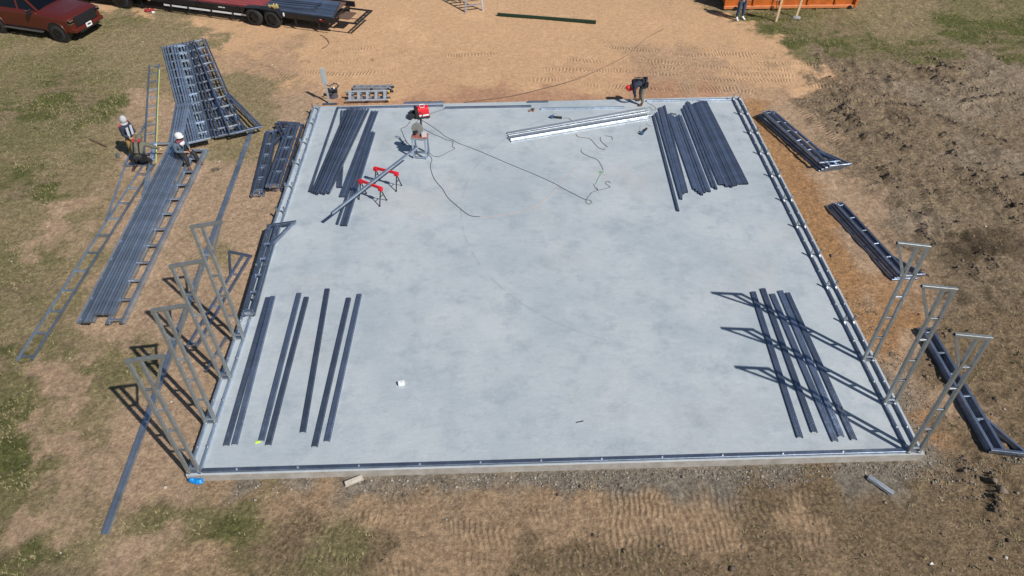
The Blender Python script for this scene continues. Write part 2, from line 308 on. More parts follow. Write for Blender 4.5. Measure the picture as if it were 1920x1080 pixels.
me.loops.add(quads.size); me.loops.foreach_set('vertex_index', quads.ravel().astype(np.int32)); me.polygons.add(len(quads))
me.polygons.foreach_set('loop_start', np.arange(0, quads.size, 4, dtype=np.int32)); me.polygons.foreach_set('use_smooth', np.ones(len(quads), dtype=bool))
me.update(); me.validate()
ca = me.attributes.new('soil', 'FLOAT_COLOR', 'POINT'); ca.data.foreach_set('color', np.concatenate([col.reshape(-1, 3), np.ones((len(verts), 1))], 1).ravel().astype(np.float32))
for nm, arr in (('grass', grass*near+.5*(1-near)), ('roughness', rough), ('tread', tm*near), ('along', tu)):
    a = me.attributes.new(nm, 'FLOAT', 'POINT'); a.data.foreach_set('value', arr.ravel().astype(np.float32))
ground = bpy.data.objects.new('ground', me); C.objects.link(ground); ground['kind'] = 'structure'
GAIN = 0.87
gm = bpy.data.materials.new('soil_and_grass'); gm.use_nodes = True; n = gm.node_tree.nodes; l = gm.node_tree.links
b = n['Principled BSDF']; b.inputs['Roughness'].default_value = .95; b.inputs['Specular IOR Level'].default_value = .1
def A(nm):
    a = n.new('ShaderNodeAttribute'); a.attribute_name = nm; return a
def math_(op, x, y=None, z=None):
    q = n.new('ShaderNodeMath'); q.operation = op
    for i, v in enumerate((x, y, z)):
        if v is None: continue
        if isinstance(v, (int, float)): q.inputs[i].default_value = v
        else: l.new(v, q.inputs[i])
    return q.outputs[0]
def noise_(scale, detail=4, rough_=.6, vec=None):
    t = n.new('ShaderNodeTexNoise'); t.inputs['Scale'].default_value = scale; t.inputs['Detail'].default_value = detail; t.inputs['Roughness'].default_value = rough_
    l.new(vec or geo.outputs['Position'], t.inputs['Vector']); return t.outputs['Fac']
def ramp_(v, a, b_, c=0., d=1.):
    q = n.new('ShaderNodeMapRange'); l.new(v, q.inputs[0])
    for i, k in enumerate((a, b_, c, d)): q.inputs[i+1].default_value = k
    return q.outputs[0]
def mix_(f, a, b_, mode='MIX'):
    q = n.new('ShaderNodeMix'); q.data_type = 'RGBA'; q.blend_type = mode
    for i, v in ((0, f), (6, a), (7, b_)):
        if isinstance(v, (int, float)): q.inputs[i].default_value = v
        elif isinstance(v, tuple): q.inputs[i].default_value = (*v, 1)
        else: l.new(v, q.inputs[i])
    return q.outputs[2]
geo = n.new('ShaderNodeNewGeometry')
gr = A('grass').outputs['Fac']; ro = A('roughness').outputs['Fac']; td = A('tread').outputs['Fac']; al = A('along').outputs['Fac']
c0 = mix_(1., A('soil').outputs['Color'], (GAIN*.98, GAIN, GAIN*1.03), 'MULTIPLY')
fine = ramp_(noise_(6, 8, .8), .32, .68, .62, 1.34)
fine = math_('ADD', math_('MULTIPLY', math_('SUBTRACT', fine, 1.), math_('MINIMUM', 1., math_('ADD', .35, math_('MULTIPLY', ro, 1.6)))), 1.)
grit = ramp_(noise_(12, 6, .85), .37, .63, .52, 1.42)
grit2 = math_('ADD', math_('MULTIPLY', math_('SUBTRACT', grit, 1.), math_('ADD', math_('ADD', math_('MULTIPLY', ro, .75), math_('MULTIPLY', gr, .5)), .12)), 1.)
comb = n.new('ShaderNodeCombineXYZ'); v_ = math_('MULTIPLY', fine, grit2)
for i in range(3): l.new(v_, comb.inputs[i])
c1 = mix_(1., c0, comb.outputs[0], 'MULTIPLY')
# grass flecks: green and straw
gmask = math_('MULTIPLY', ramp_(math_('ADD', noise_(3.2, 5, .65), math_('MULTIPLY', noise_(13, 4, .7), .8)), .86, 1.06), ramp_(gr, .12, .9))
gcol = mix_(ramp_(noise_(9, 5, .7), .38, .62), (.05, .075, .022), (.17, .155, .07))
c2 = mix_(math_('MULTIPLY', gmask, .8), c1, gcol)
straw = math_('MULTIPLY', ramp_(noise_(18, 4, .75), .56, .66), ramp_(gr, .1, .7, .1, .5))
c3 = mix_(straw, c2, (.36, .30, .18))
spk = math_('MULTIPLY', ramp_(noise_(62, 2, .5), .66, .72), math_('MULTIPLY', ro, .45))
c4 = mix_(spk, c3, (.47, .43, .38))
# tread bars darkened in the colour to add to the bump's shading
wv = math_('SINE', math_('MULTIPLY', al, 2*math.pi/.125))
c5 = mix_(math_('MULTIPLY', math_('MULTIPLY', td, .15), ramp_(wv, .1, .9)), c4, (.12, .085, .06))
l.new(c5, b.inputs['Base Color'])
h = math_('MULTIPLY', noise_(15, 7, .8), math_('ADD', math_('MULTIPLY', ro, .11), math_('ADD', math_('MULTIPLY', gr, .07), .016)))
h = math_('ADD', h, math_('MULTIPLY', math_('MULTIPLY', ramp_(math_('ADD', wv, math_('MULTIPLY', noise_(11, 3), .8)), -.2, 1.3), td), math_('ADD', .024, math_('MULTIPLY', ro, .018))))
h = math_('ADD', h, math_('MULTIPLY', noise_(70, 3, .7), math_('ADD', math_('MULTIPLY', ro, .008), .003)))
bp = n.new('ShaderNodeBump'); bp.inputs['Strength'].default_value = 1; bp.inputs['Distance'].default_value = 1.
l.new(h, bp.inputs['Height']); l.new(bp.outputs[0], b.inputs['Normal'])
me.materials.append(gm)
# ------------------------------------------------------------------ scatter helpers (ground cover nobody could count)
def hgt(x, y):
    i = np.clip(np.searchsorted(gx, x)-1, 0, nx-2); j = np.clip(np.searchsorted(gy, y)-1, 0, ny-2)
    return H[i, j], i, j
def raw_mesh(name, v, f, material, nside, kind='stuff', colr=None):
    me = bpy.data.meshes.new(name); me.vertices.add(len(v)); me.vertices.foreach_set('co', v.ravel().astype(np.float32))
    me.loops.add(f.size); me.loops.foreach_set('vertex_index', f.ravel().astype(np.int32)); me.polygons.add(len(f))
    me.polygons.foreach_set('loop_start', np.arange(0, f.size, nside, dtype=np.int32)); me.update(); me.validate()
    if colr is not None:
        a = me.attributes.new('tint', 'FLOAT', 'POINT'); a.data.foreach_set('value', colr.astype(np.float32))
    me.materials.append(material); o = bpy.data.objects.new(name, me); C.objects.link(o); o['kind'] = kind; return o
def tintmat(name, stops, rough_=.9):
    mt = bpy.data.materials.new(name); mt.use_nodes = True; nn = mt.node_tree.nodes; ll = mt.node_tree.links
    a = nn.new('ShaderNodeAttribute'); a.attribute_name = 'tint'; r = nn.new('ShaderNodeValToRGB')
    while len(r.color_ramp.elements) < len(stops): r.color_ramp.elements.new(.5)
    for e, (p, c) in zip(r.color_ramp.elements, stops): e.position = p; e.color = (*c, 1)
    ll.new(a.outputs['Fac'], r.inputs[0]); bb = nn['Principled BSDF']; ll.new(r.outputs[0], bb.inputs['Base Color']); bb.inputs['Roughness'].default_value = rough_
    bb.inputs['Specular IOR Level'].default_value = .2; return mt
def scatter_pts(N, weight, x0=-19, x1=32, y0=-4.2, y1=29.5):
    px = rng.uniform(x0, x1, N); py = rng.uniform(y0, y1, N); h_, i, j = hgt(px, py)
    keep = rng.random(N) < weight(px, py, i, j); inslab = (px > -.2) & (px < 15.4) & (py > -.05) & (py < 15.4)
    keep &= ~inslab; return px[keep], py[keep], h_[keep], i[keep], j[keep]
# grass tufts
patch = fbm(X*1.3, Y*1.3, 91, 4, .6)
px_, py_, ph_, i_, j_ = scatter_pts(260000, lambda x, y, i, j: np.clip(grass[i, j]*1.1-.05, 0, 1)*np.clip((patch[i, j]-.40)*5, .03, 1))
K = 3; N = len(px_); ang = rng.uniform(0, 2*np.pi, (N, K)); ln = rng.uniform(.03, .10, (N, K)); wd = .011
bx = px_[:, None]+rng.normal(0, .018, (N, K)); by = py_[:, None]+rng.normal(0, .018, (N, K)); z0 = np.repeat(ph_[:, None], K, 1)-.005
tip = np.stack([bx+np.cos(ang)*ln*.8, by+np.sin(ang)*ln*.8, z0+ln*rng.uniform(.5, 1, (N, K))], -1)
a_ = np.stack([bx-np.sin(ang)*wd, by+np.cos(ang)*wd, z0], -1); c_ = np.stack([bx+np.sin(ang)*wd, by-np.cos(ang)*wd, z0], -1)
V = np.stack([a_, c_, tip], 2).reshape(-1, 3); Fc = np.arange(len(V)).reshape(-1, 3)
gt = np.clip(rng.normal(.5, .22, N)+(grass[i_, j_]-.6)*.5, 0, 1); tint = np.repeat(gt, K*3)
raw_mesh('grass', V, Fc, tintmat('grass_blades', [(0, (.28, .235, .125)), (.4, (.17, .155, .07)), (.7, (.085, .105, .036)), (1, (.042, .075, .02))]), 3)
# stones and clods
def stones(name, pts, r, flat, material, tint_):
    px, py, ph = pts; N = len(px)
    base = np.array([(1, 0, 0), (-1, 0, 0), (0, 1, 0), (0, -1, 0), (0, 0, 1), (0, 0, -1)], float)
    fc = np.array([(0, 2, 4), (2, 1, 4), (1, 3, 4), (3, 0, 4), (2, 0, 5), (1, 2, 5), (3, 1, 5), (0, 3, 5)])
    v = base[None]*rng.uniform(.55, 1.25, (N, 6, 1))*r[:, None, None]; v[:, :, 2] *= flat
    a = rng.uniform(0, 2*np.pi, N); ca, sa = np.cos(a), np.sin(a); x = v[:, :, 0]*ca[:, None]-v[:, :, 1]*sa[:, None]; y = v[:, :, 0]*sa[:, None]+v[:, :, 1]*ca[:, None]
    v = np.stack([x+px[:, None], y+py[:, None], v[:, :, 2]+ph[:, None]+r[:, None]*.15], -1)
    f = fc[None]+(np.arange(N)*6)[:, None, None]
    return raw_mesh(name, v.reshape(-1, 3), f.reshape(-1, 3), material, 3, colr=np.repeat(tint_, 6))
fr = lambda x, y, i, j: np.where((y > -.42-.15*np.sin(x*1.7)) & (y < 0) & (x > -.3), np.clip((x-1.5)/5, .3, 1), 0)+np.where((x > 15.3) & (x < 16.2-.03*y) & (y < 5) & (y > -1), .55, 0)
q = scatter_pts(60000, fr, -.5, 17.5, -1.1, 6)
stones('gravel', q[:3], rng.gamma(2., .0055, len(q[0]))+.006, .7, tintmat('gravel_stone', [(0, (.10, .085, .07)), (.6, (.24, .215, .185)), (1, (.42, .38, .33))]), rng.random(len(q[0])))
q = scatter_pts(60000, lambda x, y, i, j: np.clip(rough[i, j]-.35, 0, 1)*np.clip((clod[i, j]-.42)*5, .02, 1)*.55)
stones('soil_clods', q[:3], rng.gamma(1.6, .011, len(q[0]))+.008, .6, tintmat('soil_clod', [(0, (.06, .045, .035)), (.5, (.15, .115, .085)), (1, (.27, .215, .165))]), rng.random(len(q[0])))
rut = np.clip((.026-np.abs(ani-.5))/.015, 0, 1)*np.clip((clod-.44)*6, .0, 1)*np.clip((fbm(X*.5, Y*.5, 171)-.44)*8, .08, 1)*np.clip((rough-.5)*3, 0, 1)*np.clip((X-14.5)/2, 0, 1)*(Y > 1)
rut = np.maximum(rut, np.clip((.11-rl)/.05, 0, 1)*np.clip((clod-.38)*6, .1, 1)*.9)
q = scatter_pts(320000, lambda x, y, i, j: rut[i, j]*.8, 14, 32)
stones('rut_clods', q[:3], rng.gamma(2.0, .012, len(q[0]))+.008, .95, tintmat('rut_clod', [(0, (.05, .038, .03)), (.6, (.13, .10, .075)), (1, (.22, .175, .135))]), rng.random(len(q[0])))
q = scatter_pts(5000, lambda x, y, i, j: .07+0*x)
stones('pebbles', q[:3], rng.gamma(2, .008, len(q[0]))+.01, .6, tintmat('pale_pebble', [(0, (.3, .26, .2)), (1, (.62, .58, .52))]), rng.random(len(q[0])))
# ------------------------------------------------------------------ concrete slab
SX0, SX1, SY0, SY1 = -.15, 15.32, 0.0, 15.33
s = MB(); s.prism([(SX0, SY0), (SX1, SY0), (SX1, SY1), (SX0, SY1)], -.42, 0)
slab = s.build('concrete_slab', None, bevel=.012); slab['kind'] = 'structure'
cm = bpy.data.materials.new('slab_concrete'); cm.use_nodes = True; n = cm.node_tree.nodes; l = cm.node_tree.links
b = n['Principled BSDF']; b.inputs['Roughness'].default_value = .62; b.inputs['Specular IOR Level'].default_value = .35
geo = n.new('ShaderNodeNewGeometry')
def warp(sx, sy, off=0):
    mp = n.new('ShaderNodeMapping'); mp.inputs['Scale'].default_value = (sx, sy, 1); mp.inputs['Location'].default_value = (off, off*.7, 0); l.new(geo.outputs['Position'], mp.inputs['Vector']); return mp.outputs[0]
big = ramp_(noise_(.36, 7, .66, warp(1, 1)), .36, .64)
c = mix_(big, (.350, .395, .428), (.445, .480, .500))
blot = ramp_(noise_(1.3, 7, .72, warp(1, 1, 9)), .50, .74)
c = mix_(math_('MULTIPLY', blot, .75), c, (.245, .29, .335))
warm = ramp_(noise_(.33, 4, .5, warp(1, 1, 31)), .55, .72)
c = mix_(math_('MULTIPLY', warm, .35), c, (.435, .42, .40))
pale = ramp_(noise_(.9, 6, .7, warp(1, 1.3, 17)), .56, .76)
c = mix_(math_('MULTIPLY', pale, .6), c, (.49, .525, .54))
trow = ramp_(noise_(4.5, 7, .8, warp(.8, 2., 4)), .32, .68, .93, 1.06)
sp = ramp_(noise_(30, 4, .7, warp(1, 1)), .3, .7, .955, 1.045)
cb = n.new('ShaderNodeCombineXYZ'); v_ = math_('MULTIPLY', trow, sp)
for i in range(3): l.new(v_, cb.inputs[i])
c = mix_(1., c, cb.outputs[0], 'MULTIPLY')
# faint curved trowel line swept across the slab
sep = n.new('ShaderNodeSeparateXYZ'); l.new(geo.outputs['Position'], sep.inputs[0])
arc_c = (11.3, 9.0); rr = math_('SQRT', math_('ADD', math_('POWER', math_('SUBTRACT', sep.outputs[0], arc_c[0]), 2.), math_('POWER', math_('SUBTRACT', sep.outputs[1], arc_c[1]), 2.)))
arc = math_('MULTIPLY', ramp_(math_('ABSOLUTE', math_('SUBTRACT', rr, 5.95)), 0., .05, 1., 0.), math_('MULTIPLY', ramp_(sep.outputs[0], 8.6, 9.6, 1., 0.), ramp_(noise_(2.2, 3, .6), .35, .6)))
c = mix_(math_('MULTIPLY', arc, .35), c, (.20, .23, .26))
# formed side faces are bare grey-tan concrete
nz = n.new('ShaderNodeSeparateXYZ'); l.new(geo.outputs['Normal'], nz.inputs[0])
side = ramp_(math_('ABSOLUTE', nz.outputs[2]), .5, .9, 1., 0.)
sc = mix_(ramp_(noise_(2.4, 6, .7, warp(1, 1)), .35, .7), (.30, .27, .235), (.48, .455, .42))
c = mix_(side, c, sc)
l.new(c, b.inputs['Base Color'])
bp = n.new('ShaderNodeBump'); bp.inputs['Strength'].default_value = .35; bp.inputs['Distance'].default_value = .02
l.new(noise_(14, 6, .7, warp(.7, 1.6)), bp.inputs['Height']); l.new(bp.outputs[0], b.inputs['Normal'])
slab.data.materials.clear(); slab.data.materials.append(cm)
# ------------------------------------------------------------------ steel frames
def leg_frame(name, label, mats, group=None, rung_extra=False):
    """ladder leg 3.5 m tall; local x points to the inside of the building, z up, bolted feet at z 0"""
    t = thing(name, label, 'frame leg', group=group)
    T = .066
    s = MB(); s.bar((-.22, 0, 0), (-.22, 0, 3.45), T, T, up=Vector((0, 1, 0)), hollow=True); s.build('outer_post', mats, t)
    s = MB(); s.bar((0, 0, 0), (0, 0, 3.485), T, T, up=Vector((0, 1, 0)), hollow=True); s.build('inner_post', mats, t)
    for z in (.14, .80, 1.44, 2.08, 2.70):
        s = MB(); s.bar((-.191, 0, z), (-.029, 0, z), .040, .042, up=Vector((0, 1, 0)))
        s.build('rung', GALVB if mats is POST else GALV, t)
    s = MB(); s.bar((-.26, 0, 3.478), (.46, 0, 3.598), T, T, up=Vector((0, 1, 0)), hollow=True); s.build('top_rail', mats, t)
    s = MB(); s.bar((.03, 0, 2.72), (.415, 0, 3.562), .05, .05, up=Vector((0, 1, 0))); s.build('knee_brace', mats, t)
    s = MB(); s.box((-.11, 0, .035), (.30, .075, .012))
    for x in (-.22, 0): s.cyl((x, -.045, .09), (x, .045, .09), .013, n=8)
    s.build('foot_plate', STEEL, t)
    return t
POST = mat('weathered_steel_posts', (.36, .38, .375), .45, .72, .2, 8, .12, 30, rnoise=.08)
KY = [.05+1.27*k for k in range(12)]+[15.06]
LEGL = ['on the front left slab corner, foremost on the left', 'second from the front left slab corner', 'third from the front left slab corner', 'farthest back of the four on the left slab edge']
legp = leg_frame('frame_leg', 'tall galvanised ladder leg standing '+LEGL[0], POST, 'frame legs standing along the left slab edge')
legp.matrix_basis = Matrix.Translation((.14, KY[0], .03))
for k in range(1, 4):
    copy_tree(legp, Matrix.Translation((.14, KY[k], .03)) @ Matrix.Rotation(R((.5, -.4, .3)[k-1]), 4, 'Y'), 'tall galvanised ladder leg standing '+LEGL[k])
LEGR = ['on the front right slab corner, foremost on the right', 'in the middle of the three on the right slab edge', 'farthest back of the three on the right slab edge']
for k in range(3):
    copy_tree(legp, Matrix.Translation((14.975, KY[k], .03)) @ Matrix.Rotation(math.pi, 4, 'Z') @ Matrix.Rotation(R((0, .5, -.3)[k]), 4, 'Y'), 'tall steel ladder leg standing '+LEGR[k], 'frame legs standing along the right slab edge')
# ---- base rails with stub sockets and anchor bolts
def base_rail(x, side, label, ks):
    t = thing('base_rail', label, 'base rail', (x, 7.5, 0), group='base rails bolted along the slab sides', world=True)
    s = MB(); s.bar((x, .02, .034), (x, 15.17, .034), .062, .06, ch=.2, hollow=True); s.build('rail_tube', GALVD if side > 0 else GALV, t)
    for k in ks:
        y = KY[k]; s = MB(); s.bar((x, y, .06), (x, y, .25), .046, up=Vector((0, 1, 0)), hollow=True); s.build('stub', GALVB, t)
        s = MB(); s.box((x, y-.045, .085), (.05, .008, .05), M=None); s.prism([(-.024, -.1), (.024, -.1), (.024, -.03), (-.024, -.03)], .066, .072, Matrix.Translation((x, y, 0))); s.build('weld_tab', STEEL, t)
    for k in range(12):
        yy = KY[k]+.62; s = MB(); s.cyl((x, yy, .064), (x, yy, .074), .026, n=12); s.cyl((x, yy, .074), (x, yy, .098), .014, n=6); s.build('anchor_bolt', STEEL, t)
    return t
base_rail(-.08, -1, 'outer steel base rail bolted along the left slab edge', [5, 6, 7, 8, 9, 10, 11, 12])
base_rail(.14, -1, 'inner steel base rail beside the outer one at left slab edge', [4, 5, 6, 7, 8, 9, 10, 11, 12])
base_rail(14.975, 1, 'inner steel base rail with stubs along the right slab edge', range(3, 13))
base_rail(15.2, 1, 'outer steel base rail with stubs along the right slab edge', range(3, 13))
t = thing('front_rail', 'long dark steel base rail bolted across the front slab edge', 'base rail', (7.5, .09, 0), world=True)
s = MB(); s.bar((.20, .085, .034), (14.93, .085, .034), .10, .06, ch=.18, hollow=True); s.build('rail_tube', GALVD, t)
for x in [.9+1.27*k for k in range(11)]:
    s = MB(); s.cyl((x, .085, .064), (x, .085, .072), .03, n=12); s.cyl((x, .085, .072), (x, .085, .1), .018, n=6); s.build('anchor_bolt', STEEL, t)
# ---- loose members
def loose(name, label, cat, a, b, z=0., w_=.06, h=None, m_=None, group=None, hat=False, hollow=True, raised=None):
    z2 = z if raised is None else raised
    h = h or w_
    p0 = Vector(a) if len(a) == 3 else G(a[0], a[1], z); p1 = Vector(b) if len(b) == 3 else G(b[0], b[1], z2)
    s = MB(); o = (0, 0, h/2+.002)
    if hat:
        th = .004; k = w_/2; top = [(-k, 0), (-k*.9, 0), (-k*.8, h), (-k*.12, h), (-k*.06, h*.86), (k*.06, h*.86), (k*.12, h), (k*.8, h), (k*.9, 0), (k, 0)]
        inn = [(x*.96, y-th if y > .001 else y+th) for x, y in top][::-1]
        inn = [(k, th), (k*.77, th), (k*.60-.004, h-th), (-k*.60+.004, h-th), (-k*.77, th), (-k, th)]
        sec = top+[(k, .0035), (k*.86, .0035), (k*.75, h-.005), (-k*.75, h-.005), (-k*.86, .0035), (-k, .0035)]
        d = (p1-p0).normalized(); a_ = d.cross(Vector((0, 0, 1))).normalized(); n_ = len(sec)
        vv = [p+a_*q[0]+Vector((0, 0, q[1]+.003)) for p in (p0, p1) for q in sec]
        ff = [(i, (i+1) % n_, (i+1) % n_+n_, i+n_) for i in range(n_)]
        # end caps as strips between the outer and the inner outline
        ot = list(range(10)); it = [15, 14, 13, 12, 11, 10]
        mp = {0: 15, 1: 14, 2: 13, 3: 13, 4: 13, 5: 12, 6: 12, 7: 12, 8: 11, 9: 10}
        for e in (0, n_):
            for i in range(9):
                q = [ot[i]+e, ot[i+1]+e, mp[i+1]+e, mp[i]+e]
                if mp[i+1] == mp[i]: q = q[:3]
                ff.append(tuple(q))
        s._add(vv, ff)
    else:
        s.bar(p0+Vector(o), p1+Vector(o), w_, h, hollow=hollow)
    ob = s.build(name, m_ or GALVD); recentre(ob); return tag(ob, label, cat, group)
# front left: seven hat purlins
FL = [((428, 836), (504, 558)), ((436.5, 836), (513, 557)), ((497, 829), (561, 551)), ((503, 836), (575, 558.5)), ((568, 812), (614, 543)), ((590, 839), (654, 560)), ((613, 829), (674, 553))]
FL[0] = ((424, 837), (503, 559)); FL[1] = ((440, 835), (512, 557)); FL[2] = ((490, 828), (561, 551))
for i, (a, b) in enumerate(FL):
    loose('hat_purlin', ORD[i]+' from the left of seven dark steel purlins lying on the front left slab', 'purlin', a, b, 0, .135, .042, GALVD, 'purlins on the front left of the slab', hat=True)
FR = [((1500, 822), (1412, 549)), ((1527, 812), (1430, 543)), ((1566, 829), (1448, 553)), ((1577, 820), (1463, 547)), ((1601, 826), (1476, 551))]
for i, (a, b) in enumerate(FR):
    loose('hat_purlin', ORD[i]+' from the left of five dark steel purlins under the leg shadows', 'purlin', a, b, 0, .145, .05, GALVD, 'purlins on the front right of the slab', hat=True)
# back left tubes
BLU = GALVD
loose('steel_tube', 'single dark tube lying apart, left of all back left bundles', 'steel tube', (581, 361), (634, 203), 0, .066)
bx_ = [(587+i*4.3, 361.5+(i % 3)*1.6) for i in range(8)]; tx_ = [(652.5, 205.5), (659, 204), (665, 203.5), (671.5, 203.5), (676.5, 204), (680.5, 206), (685.5, 205.5), (691, 206)]
for i in range(3):
    loose('steel_tube', ORD[i]+' from the left of three tubes crossing beneath the large back left bundle', 'steel tube', (633.5+i*3.0, 353), (641+i*5, 209), 0, .055, None, BLU, 'tubes crossing under the back left bundle')
for i in range(8):
    loose('steel_tube', ORD[i]+' from the left of eight dark tubes fanned in the large back left bundle', 'steel tube', bx_[i], tx_[i], .062, .06, None, BLU, 'tubes of the large back left bundle')
for i in range(4):
    loose('steel_tube', ORD[i]+' from the left of four tubes right of the large back left bundle', 'steel tube', (637.5+i*3.2, 370.5), (697.8+i*3.5, 209.5+(i % 2)), 0, .05, None, BLU, 'tubes of the narrow back left bundle')
for i, (a, b) in enumerate([((632.5, 422), (692.5, 252)), ((640.5, 424.5), (696, 250)), ((645, 424.5), (699.5, 249)), ((649.5, 424.5), (702.5, 251))]):
    loose('steel_tube', ORD[i]+' from the left of four tubes passing under the red sawhorse', 'steel tube', a, b, 0, .06, None, BLU, 'tubes passing under the sawhorse')
# back right tubes: four groups
def bundle(n, a0, a1, b0, b1, jb, ja, lab, grp, w_=.085, h=.06, z=0):
    for i in range(n):
        f = i/(n-1) if n > 1 else 0
        a = (a0[0]+(a1[0]-a0[0])*f, a0[1]+(a1[1]-a0[1])*f+ja[i % len(ja)]); b = (b0[0]+(b1[0]-b0[0])*f, b0[1]+(b1[1]-b0[1])*f+jb[i % len(jb)])
        loose('steel_tube', f'{ORD[i]} from the left of {lab}', 'steel tube', a, b, z+.004*(i % 2), w_, h, GALVD, grp, hat=False)
bundle(2, (1271.5, 397), (1277.5, 397), (1225, 218), (1231, 216), [0, -3], [0, -22], 'the two leftmost tubes in the back right rows', 'leftmost pair in the back right rows', .065)
bundle(4, (1278, 363), (1288, 362), (1236, 204), (1245.5, 203), [0, 0, 3, -3], [6, 2, 0, 0], 'four tubes in the second back right row', 'tubes of the second back right row', .058)
bundle(7, (1302, 357), (1330.5, 361), (1253, 216), (1276, 219), [0, -1, 2, 4, 2, -1, 0], [0, 3, 6, 8, 3, 0, 0], 'seven tubes in the middle back right row', 'tubes of the middle back right row', .068)
bundle(2, (1337, 353), (1343, 355), (1279.5, 205), (1284, 201), [0, -1], [0, 1], 'two tubes beside the widest back right row', 'pair beside the widest back right row', .066)
bundle(13, (1350, 348), (1401, 346.5), (1285, 198), (1323, 193), [0, -5, -3, 2, 2, 0, -1, -1, -2, -2, -2, -1, -1], [0, 0, 1, 4, 3, 5, 3, 2, 0, 0, 0, 0, 0], 'thirteen tubes in the widest back right row', 'tubes of the widest back right row', .068)
# bright hats in the middle
for i, (a, b) in enumerate([((951, 251), (1211, 204.5)), ((953, 255.5), (1215, 210.5)), ((952, 260), (1213, 216)), ((957, 261.5), (1221, 217.5)), ((958, 266), (1217, 223.5))]):
    loose('bright_channel', ORD[i]+' from the back of five shiny steel channels lying together mid slab', 'steel channel', a, b, 0 if i != 3 else .05, .085, .05, SHINY, 'shiny channels near the back edge', hat=(i % 2 == 0))
# back edge pieces
loose('edge_rail', 'grey steel base rail on the back right slab edge behind worker', 'base rail', (1212, 190.5), (1371, 188), 0, .075, .06, GALV)
loose('loose_rail', 'loose steel rail lying between the bending worker and small tools', 'steel rail', (1014, 205.5), (1170, 203), 0, .07, .06, GALV)
loose('loose_rail', 'dark steel rail in the middle of the back slab edge', 'steel rail', (835, 203.5), (996, 200.5), 0, .07, .06, GALVD)
loose('loose_rail', 'steel rail laid behind the back left tube bundles', 'steel rail', (632, 204), (831, 199.5), 0, .07, .06, GALVD)
loose('steel_offcut', 'grey steel offcut on the slab rim behind the red welder', 'steel offcut', (757, 194), (832, 193.2), -.0, .08, .05, GALVD)
loose('steel_offcut', 'short grey offcut on the back rim beside the middle rail', 'steel offcut', (989, 192.4), (1028, 191.6), 0, .07, .05, GALVD)
loose('steel_offcut', 'short dark offcut on the far left corner of slab', 'steel offcut', (605, 196.5), (632, 196), 0, .07, .05, GALVD)
loose('steel_offcut', 'small bright offcut between two back right tube rows', 'steel offcut', (1256, 214), (1268, 216), .0, .05, .05, GALVB)
loose('steel_offcut', 'short bright channel offcut lying on the dirt at lower right', 'steel offcut', (1628, 895), (1674, 927), GZ+.02, .12, .05, SHINY, hat=True)
loose('green_beam', 'long dark green steel beam lying on the tan dirt', 'beam', (933, 30), (1117, 44.5), GZ, .11, .13, mat('dark_green_paint', (.008, .035, .018), .45, noise=.2, nscale=4))
loose('ridge_channel', 'very long grey channel lying on the ground behind the left legs', 'steel channel', (196, 1004), (474, 240), GZ+.01, .165, .05, GALV, hat=True)
loose('steel_tube', 'short steel tube leaning low between the left frame legs', 'steel tube', (386, 699), (425, 634), GZ, .055, None, GALV)
# ---- ladder legs lying flat
legf = leg_frame('frame_leg', 'x', GALVD)
def flat_leg(foot, top, z, flip, label, group, tiltm=0., scale=1., src=None, name=None):
    a = G(foot[0], foot[1], z); b = G(top[0], top[1], z); d = (b-a); d.z = 0; d.normalize(); sd = Vector((-d.y, d.x, 0))*(1 if flip else -1)
    M = Matrix.Identity(4); up = sd.cross(d)
    nrm = d.cross(sd)
    for i in range(3): M[i][0] = sd[i]; M[i][1] = nrm[i]; M[i][2] = d[i]
    Lr = (b-a).length/3.5
    M = Matrix.Translation(a+Vector((0, 0, .032))) @ M @ Matrix.Scale(Lr, 4) @ Matrix.Rotation(tiltm, 4, 'Z')
    c = copy_tree(src or legf, M, label, group); return c
g = 'legs stacked on the ground at back right'
for i, (fx, tx, z, fl) in enumerate([((1425, 215), (1548, 320), 0, 1), ((1430, 213), (1553, 317), .07, 1), ((1437, 211), (1560, 314), .14, 1), ((1445, 209), (1568, 311), .21, 1)]):
    flat_leg((fx[0]+4, fx[1]+1), tx, GZ+z, fl, f'flat ladder leg, {ORD[i]} from bottom in the stack beyond the back right slab corner', g)
flat_leg((1441, 209), (1548, 305), GZ+.28, 1, 'ladder leg lying slightly crosswise on top of the back right stack', g)
g = 'legs stacked on the ground at middle right'
for i, (fx, tx, z) in enumerate([((1560, 386), (1687, 524), 0), ((1566, 384), (1692, 519), .065), ((1571, 382), (1697, 518), .13), ((1577, 381), (1702, 516), .195)]):
    flat_leg(fx, tx, GZ+z, 1, f'flat ladder leg, {ORD[i]} from bottom in stack behind the rearmost right leg', g)
g = 'legs stacked on the ground at lower right'
for i, (fx, tx, z) in enumerate([((1737, 617), (1871, 850), 0), ((1741, 618), (1876, 849), .065), ((1745, 617), (1880, 846), .13)]):
    c = flat_leg(fx, tx, GZ+z, 1, f'flat ladder leg, {["bottom", "middle", "top"][i]} of the stack at the right picture edge', g)
# back left stacks of legs
g = 'legs stacked by the back left slab edge'
for i, (fx, tx, z, fl) in enumerate([((494, 369), (520, 249), 0, 1), ((487, 368), (514, 248), .065, 1), ((491, 362), (517, 247), .13, 1), ((500, 352), (541, 236), .19, 0), ((513, 359), (555, 236), .0, 0), ((507, 353), (547, 233), .25, 0)]):
    flat_leg(fx, tx, GZ+z, (not fl), f'flat ladder leg, {ORD[i]} counted from the left in stack by the slab', g)
